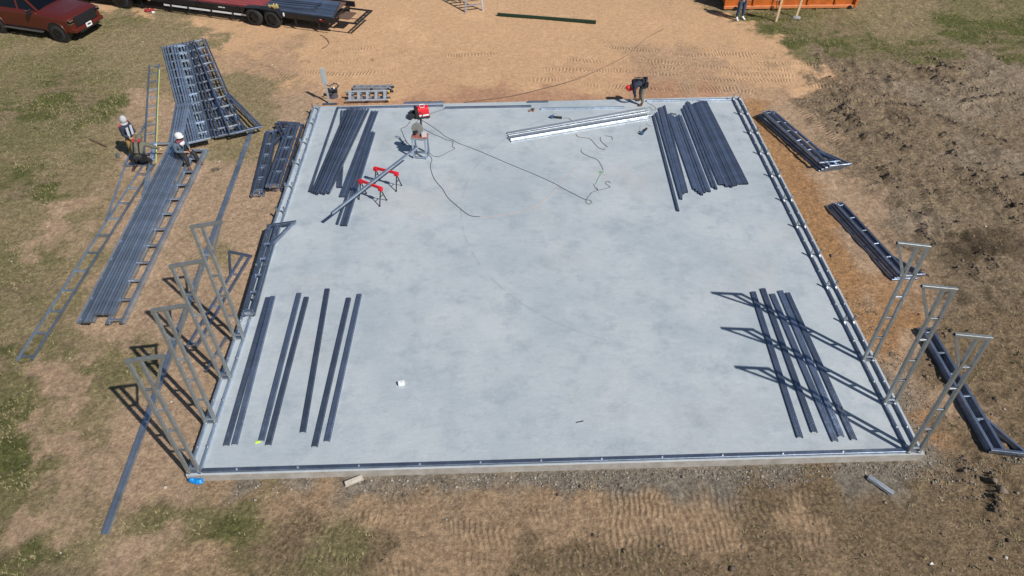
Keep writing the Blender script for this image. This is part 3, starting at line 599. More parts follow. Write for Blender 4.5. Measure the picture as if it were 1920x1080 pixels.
# legs lying on the left edge of the slab
g = 'legs lying on the left slab edge'
for i, (fx, tx, z) in enumerate([((476, 592), (523, 423), .10), ((473, 590), (519, 424), .165)]):
    flat_leg(fx, tx, z, 0, f'ladder leg lying on the left base rails, {["lower", "upper"][i]} of two', g)
flat_leg((352, 652), (456, 480), GZ+.0, 1, 'single ladder leg lying on dirt behind the standing left legs', None)
for o in list(legf.children): bpy.data.objects.remove(o)
bpy.data.objects.remove(legf)
# ---- long half trusses (rafters)
def half_truss(name, label, m_, L_=8.2, group=None, W2=.36, brace=True, step=.76):
    t = thing(name, label, 'truss', group=group); T = .058; U = Vector((0, 0, 1))
    for y in (0, W2):
        s = MB(); s.bar((0, y, .03), (L_, y, .03), T, T, hollow=True); s.build('chord', m_, t)
    x = .12
    while x < L_-.1:
        s = MB(); s.bar((x, .029, .03), (x, W2-.029, .03), .05, .05); s.build('rung', m_ if m_ is GALV else GALVB, t); x += step
    if brace:
        s = MB(); s.bar((L_-2.85, W2+.03, .03), (L_-.02, W2+.58, .03), T, T, hollow=True); s.build('brace', m_, t)
        s = MB(); s.bar((L_+.03, -.03, .03), (L_+.03, W2+.62, .03), T, T); s.build('end_rail', m_, t)
    return t
ht = half_truss('half_truss', 'x', GALV)
def lay(src, a, b, z, label, group, flip=False, tilt=0., L0=8.2):
    p = G(a[0], a[1], z); q = G(b[0], b[1], z); d = (q-p).normalized(); n_ = Vector((-d.y, d.x, 0))*(-1 if flip else 1)
    M = Matrix.Identity(4); up = Vector((0, 0, 1))
    for i in range(3): M[i][0] = d[i]; M[i][1] = n_[i]; M[i][2] = up[i]
    M = Matrix.Translation(p+Vector((0, 0, .002))) @ M @ Matrix.Diagonal(((q-p).length/L0, 1, 1, 1)) @ Matrix.Rotation(tilt, 4, 'X')
    return copy_tree(src, M, label, group)
lay(ht, (61, 677), (289, 312), GZ, 'long ladder truss lying alone on the grass at far left', None)
# rafter stack
g = 'trusses under the long tube pile at left'
lay(ht, (234, 608), (390, 285), GZ, 'truss on the ground with rungs showing right of the tube pile, lowest', g, tilt=0)
lay(ht, (231, 608), (387, 284), GZ+.068, 'truss with rungs showing right of the tube pile, middle of three', g)
lay(ht, (228, 607), (383, 284), GZ+.136, 'truss with rungs showing right of the tube pile, topmost', g)
lay(ht, (177, 606), (345, 270), GZ, 'truss beneath the left side of the tube pile, lower one', g)
lay(ht, (174, 605), (341, 270), GZ+.068, 'truss beneath the left side of the tube pile, upper one', g)
for i in range(9):
    bx1 = 155+i*6.2+(0 if i < 3 else 7.6); by1 = 606 if i < 3 else 591
    loose('pile_tube', ORD[i]+' from the left of nine long tubes piled on the left trusses', 'steel tube', (bx1, by1), (324+i*3.6, 274+i*1.0), .02, .058, .058, GALV, 'long tubes piled at left')
# truss with the tape along it
lay(ht, (299, 122), (292, 300), GZ, 'ladder truss on the dirt with a yellow tape measure along it', None, flip=True)
# big back stack
hd = half_truss('half_truss', 'x', GALVD)
g = 'trusses stacked at the back left, splayed right'
R_ = [((336, 84), (394, 259), 0), ((342, 82), (399, 258), .065), ((350, 82), (405, 258), .13), ((356, 80), (411, 256), .195), ((368, 78), (438, 251), .26), ((363, 77), (432, 252), .325)]
for i, (a, b, z) in enumerate(R_):
    lay(hd, a, b, GZ+z, f'dark half truss, {ORD[i]} from bottom in the big back stack, flaring right', g)
g = 'trusses stacked at the back left, splayed left'
L2 = [((322, 86), (371, 264), .0), ((326, 85), (376, 263), .068), ((331, 84), (381, 262), .136), ((338, 83), (386, 261), .204), ((344, 83), (390, 261), .272), ((349, 84), (394, 260), .34)]
for i, (a, b, z) in enumerate(L2):
    lay(ht, a, b, GZ+z, f'grey half truss, {ORD[i]} from bottom in the big back stack, flaring left', g, flip=True)
for src in (ht, hd):
    for o in list(src.children): bpy.data.objects.remove(o)
    bpy.data.objects.remove(src)
s = MB(); pts = [G(297, 124, .0)+Vector((0, 0, -.125)), G(294.5, 180, 0)+Vector((0, 0, -.125)), G(290, 300, 0)+Vector((0, 0, -.125))]
for a, b in zip(pts, pts[1:]): s.bar(a, b, .028, .003)
o = s.build('measuring_tape', mat('yellow_tape', (.62, .66, .12), .5)); recentre(o); tag(o, 'long yellow measuring tape stretched along a ladder truss', 'tape measure')
# ------------------------------------------------------------------ vehicles
def wheel(c, y_out, r, wd, parent, rimm, deep=.05):
    """c = hub on the outer face, y_out = +1/-1"""
    s = MB(); n = 28; prof = [(r*.60, .0), (r*.86, .0), (r*.97, .035), (r, .07), (r, wd-.05), (r*.95, wd), (r*.6, wd)]
    o = 0; vv = []
    for k in range(n):
        a = 2*math.pi*k/n; vv += [Vector((c[0]+math.cos(a)*p, c[1]-y_out*q, c[2]+math.sin(a)*p)) for p, q in prof]
    m_ = len(prof); ff = [(k*m_+j, k*m_+j+1, ((k+1) % n)*m_+j+1, ((k+1) % n)*m_+j) for k in range(n) for j in range(m_-1)]
    s._add(vv, ff); w_ = s.build('wheel', RUBBER, parent, smooth=True)
    s = MB(); s.cyl((c[0], c[1]-y_out*deep, c[2]), (c[0], c[1]-y_out*(deep+.03), c[2]), r*.62, n=24)
    for k in range(6):
        a = k*math.pi/3; s.bar((c[0]+math.cos(a)*r*.1, c[1]-y_out*(deep-.012), c[2]+math.sin(a)*r*.1), (c[0]+math.cos(a)*r*.58, c[1]-y_out*(deep-.012), c[2]+math.sin(a)*r*.58), .06, .03, up=Vector((0, 1, 0)))
    s.cyl((c[0], c[1]+y_out*.0, c[2]), (c[0], c[1]-y_out*deep, c[2]), r*.15, n=10)
    rm = s.build('rim', rimm, None); rm.parent = w_; return w_
def pickup(label, paint, loc, rz):
    t = thing('pickup_truck', label, 'pickup truck', loc, rz)
    W2 = 1.01
    secs = [(3.02, .50, 1.10, .88), (2.98, .42, 1.20, .97), (2.85, .40, 1.26, 1.02), (2.5, .39, 1.31, 1.05), (2.0, .38, 1.34, 1.055), (1.3, .38, 1.38, 1.055), (.8, .38, 1.41, 1.055), (-.2, .38, 1.41, 1.055), (-1.2, .38, 1.41, 1.055), (-1.25, .38, 1.41, 1.055), (-1.26, .38, 1.41, 1.055)]
    s = MB(); vv = []
    for x, zb, zt, hw in secs:
        vv += [Vector((x, y, z)) for y, z in ((-hw*.93, zb), (-hw, zb+.15), (-hw, zt-.32), (-hw*.985, zt-.14), (-hw*.90, zt), (hw*.90, zt), (hw*.985, zt-.14), (hw, zt-.32), (hw, zb+.15), (hw*.93, zb))]
    n = 10; k = len(secs); ff = [(i*n+j, i*n+(j+1) % n, (i+1)*n+(j+1) % n, (i+1)*n+j) for i in range(k-1) for j in range(n)]+[tuple(range(n)), tuple(range((k-1)*n, k*n))[::-1]]
    s._add(vv, ff); bo = s.build('body', paint, t, smooth=True)
    ss = bo.modifiers.new('s', 'SUBSURF'); ss.levels = 3; ss.render_levels = 3
    s = MB()   # open cargo bed
    for y in (-.95, .95): s.box((-2.13, y, .95), (1.74, .12, .86))
    s.box((-2.98, 0, .95), (.1, 2.02, .86)); s.box((-2.13, 0, .68), (1.7, 1.8, .06)); s.build('cargo_bed', paint, t, bevel=.025)
    s = MB(); s.box((1.85, 0, 1.275), (1.6, 1.2, .06), taper=.85); s.build('bonnet_bulge', paint, t, bevel=.03)
    s = MB()   # greenhouse
    b = [(1.28, -.90, 1.30), (1.28, .90, 1.30), (-1.2, .90, 1.34), (-1.2, -.90, 1.34)]; tp = [(.42, -.70, 1.87), (.42, .70, 1.87), (-1.02, .72, 1.88), (-1.02, -.72, 1.88)]
    s._add([Vector(v) for v in b+tp], [(0, 1, 2, 3), (7, 6, 5, 4), (0, 1, 5, 4), (1, 2, 6, 5), (2, 3, 7, 6), (3, 0, 4, 7)]); s.build('windows', GLASS, t)
    s = MB(); s.box((-.30, 0, 1.905), (1.5, 1.46, .07), taper=.94)
    for q in (0, 1, 2, 3): s.bar(b[q], tp[q], .09, .06)
    for y in (-1, 1): s.bar((.02, y*.905, 1.33), (-.08, y*.715, 1.88), .08, .03)
    s.build('cab_roof', paint, t, bevel=.02)
    for y in (-1, 1):
        for x in (2.10, -1.62):
            s = MB(); s.cyl((x, y*(W2-.3), .46), (x, y*(W2+.052), .46), .53, n=32); a = s.build('wheel_arch', BLACK, t)
            wheel((x, y*(W2+.075), .42), y, .42, .28, t, BLACK)
            s = MB(); pts = [(x+math.cos(q)*.56, y*(W2+.04), .46+math.sin(q)*.56) for q in [math.pi*i/12 for i in range(13)]]; s.tube(pts, .035); s.build('fender_flare', paint, t, smooth=True)
        s = MB(); s.bar((1.2, y*1.06, .42), (-1.15, y*1.06, .42), .12, .05); s.build('side_step', mat('step_metal', (.25, .25, .26), .4, .8), t)
        s = MB(); s.box((.92, y*1.14, 1.38), (.14, .22, .20)); mr = s.build('mirror', BLACK, t, bevel=.02)
        s = MB(); s.box((.93, y*1.14, 1.50), (.13, .2, .03)); q = s.build('mirror_cap', CHROME, None); q.parent = mr
        for x in (.15, -1.0):
            s = MB(); s.box((x, y*(W2+.012), 1.12), (.2, .03, .035)); s.build('door_handle', BLACK, t)
        s = MB(); s.box((2.90, y*.86, 1.02), (.26, .28, .20), taper=.85); hl = s.build('headlight', GLASS, t, bevel=.02)
        s = MB(); s.box((2.95, y*.88, 1.09), (.2, .2, .05)); s.box((2.97, y*.9, .95), (.15, .22, .03)); q = s.build('lamp_lens', CHROME, None); q.parent = hl
        for x in (1.02, 0.0, -1.12):
            s = MB(); s.box((x, y*(W2+.001), .88), (.012, .012, .8)); s.build('door_gap', BLACK, t)
    s = MB(); s.box((2.98, 0, .93), (.16, 1.38, .46)); gr_ = s.build('grille', BLACK, t, bevel=.03)
    s = MB()
    for z in (.78, .87, .96, 1.05): s.box((3.065, 0, z), (.012, 1.12, .018))
    q = s.build('grille_bars', DARKP, None); q.parent = gr_
    s = MB(); s.box((3.03, 0, .60), (.22, 1.9, .20)); s.build('front_bumper', paint if paint is TRUCKRED else CHROME, t, bevel=.05)
    s = MB(); s.box((3.06, 0, .50), (.14, 1.3, .16)); s.build('lower_bumper', BLACK, t, bevel=.03)
    s = MB(); s.box((3.15, -.05, .64), (.012, .36, .20)); lp = s.build('licence_plate', WHITE, t)
    s = MB(); s.box((3.16, -.05, .65), (.006, .22, .07)); q = s.build('plate_text', DARKP, None); q.parent = lp
    s = MB(); s.box((-3.08, 0, .55), (.16, 1.9, .2)); s.build('rear_bumper', CHROME, t, bevel=.03)
    return t
p = G(117, 79, GZ); hd_ = math.atan2(-.33, .944)
org = p-Vector((math.cos(hd_), math.sin(hd_), 0))*2.10*.87+Vector((-math.sin(hd_), math.cos(hd_), 0))*.9
pickup('dark red crew cab pickup parked on the grass at top left', TRUCKRED, (org.x, org.y, GZ), hd_).scale = (.87, .87, .87)
p = G(243, 15, GZ); h2 = R(161); org = p+Vector((math.cos(h2), math.sin(h2), 0))*1.84+Vector((math.sin(R(19)), math.cos(R(19)), 0))*.95
pickup('black pickup hitched ahead of the loaded flatbed trailer', BLACK, (org.x, org.y, GZ), h2)
# ---- flatbed trailer : x runs towards its tail, y away from the viewer
TP = G(500, 49, GZ); ta = R(-19)
t = thing('flatbed_trailer', 'long black flatbed trailer with tandem wheels on tan dirt', 'trailer', (TP.x, TP.y, GZ), ta)
DZ = .62
s = MB(); s.box((-3.05, 1.05, DZ-.035), (12.0, 1.86, .07)); s.build('deck', RUST, t)
s = MB()
for y in (.11, 1.99): s.bar((-9.1, y, DZ-.06), (3.35, y, DZ-.06), .09, .22)
for y in (.5, 1.55): s.bar((-9.1, y, DZ-.2), (3.3, y, DZ-.2), .08, .16)
for x in range(-9, 4): s.box((x+.1, 1.05, DZ-.13), (.07, 1.8, .1))
s.build('frame', BLACK, t)
s = MB(); s.bar((-5.2, .055, DZ-.27), (-.95, .055, DZ-.27), .012, .075, up=Vector((0, 0, 1))); s.build('reflective_strip', WHITE, t)
s = MB(); s.bar((-9.0, .05, DZ-.44), (-.9, .05, DZ-.44), .035); s.bar((.95, .05, DZ-.44), (3.1, .05, DZ-.44), .035)
for x in (-8, -6.4, -4.8, -3.9, -2.7, -1.6, 1.5, 2.6): s.bar((x, .05, DZ-.46), (x, .05, DZ-.1), .06)
s.build('rub_rail', BLACK, t)
for x in (-4.9, -3.3, -1.25):
    s = MB(); s.bar((x, .03, DZ-.1), (x, .03, DZ+.14), .05); s.bar((x, .03, DZ-.34), (x+.14, .03, DZ-.42), .03); s.build('stake', BLACK, t)
for x in (-.46, .43):
    wheel((x, -.13, .39), -1, .39, .26, t, BLACK); wheel((x, 2.22, .39), 1, .39, .26, t, BLACK)
for y in (-.01, 2.1):
    s = MB(); s.prism([(-.98, .50), (-.80, .80), (-.05, .84), (.75, .80), (.95, .50), (.92, .50), (.73, .77), (-.05, .81), (-.78, .77), (-.95, .50)], -.14, .14, Matrix.Translation((0, y, 0)) @ Matrix.Rotation(R(90), 4, 'X')); s.build('mudguard', BLACK, t)
s = MB()
for a_, b_ in (((3.3, .12), (4.4, .12)), ((3.3, 1.5), (4.4, 1.5)), ((4.4, .08), (4.4, 1.54)), ((4.25, .12), (4.25, 1.5))): s.bar((*a_, DZ-.05), (*b_, DZ-.05), .06)
for y in (.4, .7, 1.0, 1.3): s.bar((4.25, y, DZ-.05), (4.4, y, DZ-.05), .03)
s.build('tail_frame', BLACK, t)
s = MB(); s.box((3.62, .78, DZ-.05), (.5, .7, .04)); s.build('tail_plank', RUST, t)
s = MB(); s.bar((-5.0, 1.05, .5), (-5.6, 1.05, 1.15), .3, .25); s.bar((-5.5, 1.05, 1.15), (-7.4, 1.05, 1.25), .3, .22); s.bar((-5.15, .55, .02), (-5.15, .55, 1.2), .12); s.bar((-5.15, 1.5, .02), (-5.15, 1.5, 1.2), .12); s.box((-5.4, 1.05, .85), (.5, 1.5, .5)); s.build('gooseneck', BLACK, t)
for x, wd in ((-2.2, .2), (-2.02, .1), (2.72, .08)):
    s = MB(); s.box((x, .058, DZ-.05), (wd, .008, .04)); s.build('side_lettering', WHITE, t)
s = MB(); s.box((.98, .02, .62), (.04, .06, .14)); s.build('mud_flap_reflector', WHITE, t)
s = MB(); s.box((2.75, .03, DZ-.06), (.16, .03, .05)); s.build('tail_lamp', mat('lamp_red', (.3, .01, .01), .3), t)
TM = Matrix.Translation((TP.x, TP.y, GZ)) @ Matrix.Rotation(ta, 4, 'Z')
def ontrailer(name, label, cat, s, m_, group=None, **kw):
    s.v = [tuple(TM @ Vector(v)) for v in s.v]; o = s.build(name, m_, **kw); recentre(o); return tag(o, label, cat, group)
REDM = mat('red_roof_metal', (.30, .065, .065), .5, .1, noise=.15, nscale=3)
s = MB()
for k in range(8):
    y = .32+k*.22; s.box((-2.35, y, DZ+.05), (4.0, .2, .09)); s.bar((-4.3, y+.09, DZ+.105), (-.4, y+.09, DZ+.105), .03, .02)
ontrailer('roofing_sheets', 'stack of ribbed red metal sheets on the trailer deck', 'metal sheets', s, REDM)
s = MB(); s.box((-6.5, 1.1, DZ+.06), (3.6, 1.6, .12)); ontrailer('roofing_sheets', 'stack of grey metal sheets ahead of the red ones on trailer', 'metal sheets', s, GALV)
for k in range(9):
    s = MB(); y = .25+k*.17; x1 = 2.95-.05*k
    s.bar((-.2+.1*(k % 3), y, DZ+.05), (x1+.28, y, DZ+.05), .15, .10, hollow=True)
    ontrailer('trailer_channel', ORD[k]+' from the near side of nine dark channels on the trailer tail', 'steel channel', s, GALVD, 'dark channels on the trailer tail')
for k in range(4):
    s = MB(); y = .5+k*.2; s.bar((-.1, y, DZ+.15), (2.2, y+.1, DZ+.15), .1, .08, hollow=True)
    ontrailer('trailer_channel', ORD[k]+' from the near side of four channels on top of the trailer load', 'steel channel', s, GALVD, 'upper channels of the trailer load')
s = MB()
for k in range(26):
    a = rng.random()*6.28; r = rng.random()*.2; s.bar((.42+math.cos(a)*r, .22+math.sin(a)*r*.7, DZ+.12+rng.random()*.12), (.42+math.cos(a+1.3)*.24, .22+math.sin(a+1.3)*.16, DZ+.12+rng.random()*.16), .05, .03)
ontrailer('strap_heap', 'heap of tan ratchet straps above the trailer wheels', 'straps', s, mat('tan_strap', (.42, .32, .12), .8, noise=.3, nscale=9))
# ---- orange waste container
DB = G(1356, 18.5, GZ); DE = G(1601, 15.5, GZ); da = math.atan2(DE.y-DB.y, DE.x-DB.x); DL = (DE-DB).length
t = thing('waste_container', 'orange open roll-off waste container standing at the grass edge', 'skip container', (DB.x, DB.y, GZ), da)
s = MB(); th = .05
s.box((DL/2, .04, .85), (DL-.1, .05, 1.3)); s.box((DL/2, 2.3, .85), (DL-.1, .05, 1.3)); s.box((.06, 1.17, .85), (.05, 2.3, 1.3)); s.box((DL-.06, 1.17, .85), (.05, 2.3, 1.3)); s.box((DL/2, 1.17, .2), (DL-.1, 2.3, .05)); s.build('shell', ORANGE, t)
s = MB(); s.bar((0, -.02, .12), (DL, -.02, .12), .14, .12); s.bar((0, -.01, 1.5), (DL, -.01, 1.5), .12, .1); s.bar((0, 2.34, 1.5), (DL, 2.34, 1.5), .1, .1); s.build('rails', mat('orange_rail_paint', (.60, .21, .08), .45, noise=.15, nscale=5), t)
for x in (.05, 1.3, 2.5, 3.7, 4.9, DL-.05):
    s = MB(); s.bar((x, -.01, .18), (x, -.01, 1.45), .09, .07, up=Vector((0, 1, 0))); s.build('rib', ORANGE, t)
for x in (.5, DL-.25):
    s = MB(); s.cyl((x, -.12, .09), (x, .16, .09), .09, n=14); s.build('ground_roller', BLACK, t)
s = MB(); s.bar((DL-.02, -.06, .1), (DL+.12, -.06, 1.45), .1); s.bar((DL+.02, -.06, .3), (DL+.02, 2.3, .3), .1); s.build('gate_post', ORANGE, t)
s = MB(); s.tube([(2.3, -.09, 1.5), (2.32, -.13, .9), (2.26, -.12, .4), (2.3, -.25, .01), (2.1, -.5, .01)], .02); s.build('tie_cable', BLACK, t, smooth=True)
# ---- stakes
def stake(px, h, lean, label, board):
    p = G(*px, GZ); t = thing('wooden_stake', label, 'stake', p)
    s = MB(); s.bar((0, 0, -.02), (lean, .0, h), .09, .04); s.build('post', WOOD, t)
    if board:
        s = MB(); s.box((lean*.8-.16, -.03, h*.78), (.30, .02, .42)); s.build('notice_board', mat('notice_paper', (.66, .60, .52), .8), t)
    else:
        s = MB(); s.ell((0, -.05, .04), (.20, .14, .08), nu=9, nv=6); s.build('concrete_lump', mat('lump_grey', (.28, .27, .27), .9, bump=.4), t)
stake((1455, 41), 1.5, .05, 'pale wooden stake with notice in front of the orange container', True)
stake((1492, 34), 1.5, .12, 'leaning pale stake in a grey lump beside the container', False)
# ---- step ladder
p = G(874, 24, GZ); q = G(906, 20.5, GZ); wl = (q-p).length; an = math.atan2(q.y-p.y, q.x-p.x)
t = thing('step_ladder', 'open aluminium step ladder standing on the tan dirt at top', 'step ladder', p, an)
for x, sg in ((0, 1), (wl, -1)):
    s = MB(); s.bar((x, 0, 0), (x+sg*.12, .42, 1.75), .08, .035); s.build('front_rail', ALU, t)
    s = MB(); s.bar((x, 1.1, 0), (x+sg*.12, .48, 1.75), .06, .03); s.build('rear_rail', ALU, t)
for k in range(1, 6):
    z = k*.29; s = MB(); s.box((wl/2, .24*z, z), (wl-.13*z, .09, .03)); s.build('step', ALU, t)
for k in (1, 3): s = MB(); s.bar((.05, 1.1-.35*k*.29, k*.29), (wl-.05, 1.1-.35*k*.29, k*.29), .03); s.build('brace', ALU, t)
s = MB(); s.box((wl/2, .45, 1.77), (wl-.16, .2, .04)); s.build('top_cap', REDP, t)
# ---- folded ladders lying behind the slab
def folded(loc, rz, tilt, L_, label, caps):
    t = thing('folded_ladder', label, 'folding ladder', loc, 0, 'folded ladders stacked behind the slab'); t.matrix_basis = Matrix.Translation(loc) @ Matrix.Rotation(rz, 4, 'Z') @ Matrix.Rotation(tilt, 4, 'X')
    for lay_ in (0, .07):
        for y in (-.17, .17):
            s = MB(); s.bar((0, y, .035+lay_), (L_, y, .035+lay_), .065, .04, hollow=True); s.build('rail', ALU, t)
        for k in range(5):
            s = MB(); x = .14+k*(L_-.28)/4; s.box((x, 0, .035+lay_), (.10 if lay_ else .06, .30, .03)); s.build('rung', ALU, t)
    for x in (L_*.5, L_-.08):
        for ya, yb in ((-.22, -.15), (.15, .22)): s = MB(); s.cyl((x, ya, .07), (x, yb, .07), .055, n=12); s.build('hinge', DARKP, t)
    for x in (0, L_):
        for y in (-.17, .17):
            s = MB(); s.box((x, y, .035), (.06, .085, .06)); s.build('end_cap', caps, t)
YEL = mat('yellow_cap', (.65, .42, .05), .5)
folded(Vector((1.08, 16.78, GZ)), R(1), 0, 1.5, 'folded ladder lying flat at the back of the four', DARKP)
folded(Vector((1.15, 16.62, GZ+.15)), R(-3), R(-12), 1.42, 'folded ladder with reddish scuffs lying on another, second from back', DARKP)
folded(Vector((1.0, 16.28, GZ+.02)), R(3), R(18), 1.5, 'folded ladder slanting third from the back of the four', DARKP)
folded(Vector((.98, 16.0, GZ+.17)), R(0), R(38), 1.55, 'folded ladder on edge with yellow end caps, nearest the slab', YEL)
# ---- post with paddle board, hose coil, small pump
p = G(618, 194, GZ)
t = thing('marker_post', 'grey post with a narrow paddle board behind the left slab corner', 'post', p)
s = MB(); s.bar((0, 0, 0), (-.02, .03, .88), .07, .05); s.build('post', mat('post_grey', (.42, .44, .46), .55, .3), t)
s = MB(); s.box((-.03, .0, 1.08), (.17, .03, .62)); s.build('paddle_board', mat('board_grey', (.40, .45, .47), .5, .2), t, bevel=.03)
s = MB(); s.tube([(0, .03, .72), (.12, .06, .66), (.2, .1, .7), (.34, .2, .69), (.42, .2, .6), (.3, .1, .5), (.14, .06, .52), (.1, .1, .64), (.25, .22, .7), (.4, .18, .63), (.3, .08, .52), (.1, .05, .5), (.02, .03, .6)], .016); o = s.build('cable_loop', CORD, t, smooth=True)
p = G(626, 182, GZ)
t = thing('small_pump', 'small black pump with white knobs on dirt beside the post', 'pump', p)
s = MB(); s.cyl((0, 0, 0), (0, 0, .2), .17, .15, 16); s.build('drum', mat('pump_grey', (.09, .08, .10), .5), t)
s = MB(); s.cyl((-.18, .02, .26), (.16, .02, .26), .10, n=14); s.build('motor', DARKP, t, smooth=False)
for x in (-.06, .07): s = MB(); s.ell((x, -.04, .38), (.035, .035, .04)); s.build('knob', WHITE, t, smooth=True)
# ---- welder
p = G(790, 219, 0.0)
t = thing('welding_machine', 'red welding machine with black end standing on back of slab', 'welder', p, R(14))
s = MB(); prof = [(-.16, .06), (.16, .06), (.17, .24), (.13, .36), (.06, .41), (-.06, .41), (-.13, .36), (-.17, .24)]
s.loop_sweep((-.12, 0, 0), (.27, 0, 0), prof, mi=0); s.build('case', REDP, t, bevel=.02)
s = MB(); s.box((-.17, 0, .22), (.10, .33, .34)); s.box((.07, 0, .05), (.44, .36, .06)); s.build('end_panel', DARKP, t, bevel=.02)
s = MB(); s.box((-.32, -.03, .13), (.24, .16, .14)); s.cyl((-.40, -.08, .0), (-.40, -.08, .18), .06, n=10); s.box((-.28, .08, .2), (.2, .08, .1)); s.build('wire_feeder', DARKP, t, bevel=.015)
s = MB(); s.box((.08, -.176, .14), (.34, .012, .05)); s.build('white_stripe', WHITE, t)
s = MB(); s.box((.06, -.07, .40), (.16, .02, .012), M=None); s.tube([(-.02, 0, .41), (-.02, 0, .47), (.14, 0, .47), (.14, 0, .41)], .015); s.build('handle', WHITE, t)
for x in (-.08, .2):
    for y in (-.17, .17): s = MB(); s.cyl((x, y-.02, .03), (x, y+.02, .03), .04, n=12); s.build('wheel', RUBBER, t)
# ---- chop saw on its stand
A4 = [G(779, 294, 0), G(803, 300, 0), G(798, 289.5, 0), G(782.5, 287, 0)]
ctr = (A4[0]+A4[1]+A4[2]+A4[3])/4
t = thing('saw_stand', 'four legged steel stand under the chop saw', 'tool stand', ctr, world=False)
s0 = G(794, 298, 0); rz = R(-10); hw, hd2, HH = .21, .16, .72
for x in (-hw, hw):
    for y in (-hd2, hd2):
        s = MB(); s.bar(Matrix.Rotation(rz, 3, 'Z') @ Vector((x, y, 0)), Matrix.Rotation(rz, 3, 'Z') @ Vector((x, y, HH)), .055, up=Vector((0, 1, 0))); s.build('leg', GALV, t)
RZ = Matrix.Rotation(rz, 3, 'Z'); low, top_ = MB(), MB()
for a_, b_ in (((-hw, -hd2), (hw, -hd2)), ((hw, -hd2), (hw, hd2)), ((hw, hd2), (-hw, hd2)), ((-hw, hd2), (-hw, -hd2))):
    for z, q in ((.05, low), (HH, top_)): q.bar(RZ @ Vector((*a_, z)), RZ @ Vector((*b_, z)), .045)
low.build('lower_frame', GALV, t); top_.build('top_frame', GALV, t)
s = MB(); s.box((0, 0, HH+.03), (.50, .36, .02), rz); s.build('top_plate', mat('stand_plate', (.4, .36, .33), .6, .4), t)
st = ctr+Vector((0, 0, HH+.04))
t = thing('chop_saw', 'abrasive chop saw with grey blade guard on the steel stand', 'chop saw', st, R(-12))
s = MB(); s.box((.04, -.02, .02), (.48, .26, .04)); s.build('base', mat('saw_base_red', (.35, .10, .08), .5, noise=.4, nscale=14), t)
s = MB(); n = 20; pts = [(math.cos(a)*.19, math.sin(a)*.19) for a in [2*math.pi*i/n for i in range(n)]]
s.prism(pts, -.035, .035, Matrix.Translation((-.06, .05, .22)) @ Matrix.Rotation(R(78), 4, 'X') @ Matrix.Rotation(R(0), 4, 'Y')); s.build('blade_guard', mat('guard_grey', (.30, .30, .28), .5, .4, noise=.3), t)
s = MB(); s.cyl((-.06, .1, .22), (-.06, .16, .22), .1, n=14); s.cyl((-.02, -.1, .2), (-.16, -.1, .16), .05, n=10); s.build('motor', DARKP, t)
s = MB(); s.bar((.06, .08, .2), (.02, .26, .5), .06, .05); s.build('arm', BLACK, t)
s = MB(); s.tube([(.02, .26, .46), (-.05, .28, .55), (-.06, .3, .62), (.02, .32, .66), (.08, .3, .6), (.05, .27, .5)], .018); s.build('handle', DARKP, t)
s = MB(); s.box((.18, -.05, .09), (.16, .16, .10), .3); s.build('vise', mat('vise_white', (.55, .5, .48), .5), t)
# ---- sawhorses with the tube
def sawhorse(a, b, feet, label):
    z = .6; A_, B_ = G(*a, z), G(*b, z); t = thing('sawhorse', label, 'sawhorse', ((A_+B_)/2).to_2d().to_3d(), world=True, group='red folding sawhorses')
    s = MB(); s.bar(A_, B_, .055, .08); s.build('beam', REDP, t)
    for e in (A_, B_):
        d = (B_-A_).normalized(); s = MB(); s.box(e+Vector((0, 0, -.035)), (.13, .11, .12), math.atan2(d.y, d.x)); s.build('bracket', REDP, t, bevel=.015)
    for k, f in enumerate(feet):
        F_ = G(*f, 0); e = A_ if k < 2 else B_; s = MB(); s.bar(e+Vector((0, 0, -.05)), F_+Vector((0, 0, .01)), .026, .026); s.build('leg', BLACK, t)
        s = MB(); s.box(F_+Vector((0, 0, .012)), (.045, .045, .022)); s.build('foot', DARKP, t)
    for k in (0, 2):
        P_, Q_ = G(*feet[k], 0), G(*feet[k+1], 0); e = A_ if k == 0 else B_; s = MB(); s.bar(P_.lerp(e, .5), Q_.lerp(e, .5), .018); s.build('spreader', BLACK, t)
sawhorse((676, 338.5), (713, 352.5), [(673, 374), (687, 363), (712, 387), (725, 375.5)], 'red folding sawhorse nearer the front, left of its twin')
sawhorse((704, 315), (743, 324.5), [(703, 344), (712.6, 336), (743, 359), (753, 348)], 'red folding sawhorse nearer the chop saw')
loose('supported_tube', 'long grey tube resting on the red sawhorses and chop saw', 'steel tube', tuple(G(622, 402, .63)), tuple(G(783, 277, .80)), 0, .075, .06, GALV)
# ---- cords
def cord(name, pts, label, m_=GREYC, r=.0085, z=0.0):
    P_ = [G(*q, z)+Vector((0, 0, r)) for q in pts]; out = []
    for i in range(len(P_)-1):
        p0 = P_[max(i-1, 0)]; p1 = P_[i]; p2 = P_[i+1]; p3 = P_[min(i+2, len(P_)-1)]
        for k in range(6):
            u = k/6; out.append(.5*((2*p1)+(p2-p0)*u+(2*p0-5*p1+4*p2-p3)*u*u+(3*p1-p0-3*p2+p3)*u*u*u))
    out.append(P_[-1]); s = MB(); s.tube(out, r, 5); o = s.build(name, m_, smooth=True); recentre(o); tag(o, label, 'cord'); return o
cord('extension_cord', [(788, 224), (805, 234), (824, 247), (835, 256), (849, 263), (860, 269), (890, 280), (930, 297), (960, 310), (997, 325), (1035, 342), (1060, 356), (1080, 366), (1096, 374), (1106, 376), (1109, 380), (1104, 383), (1099, 380), (1100, 374), (1106, 366), (1112, 360), (1135, 354), (1144, 351), (1136, 345), (1139, 340), (1145, 343)], 'longest grey extension cord running from the welder to mid slab')
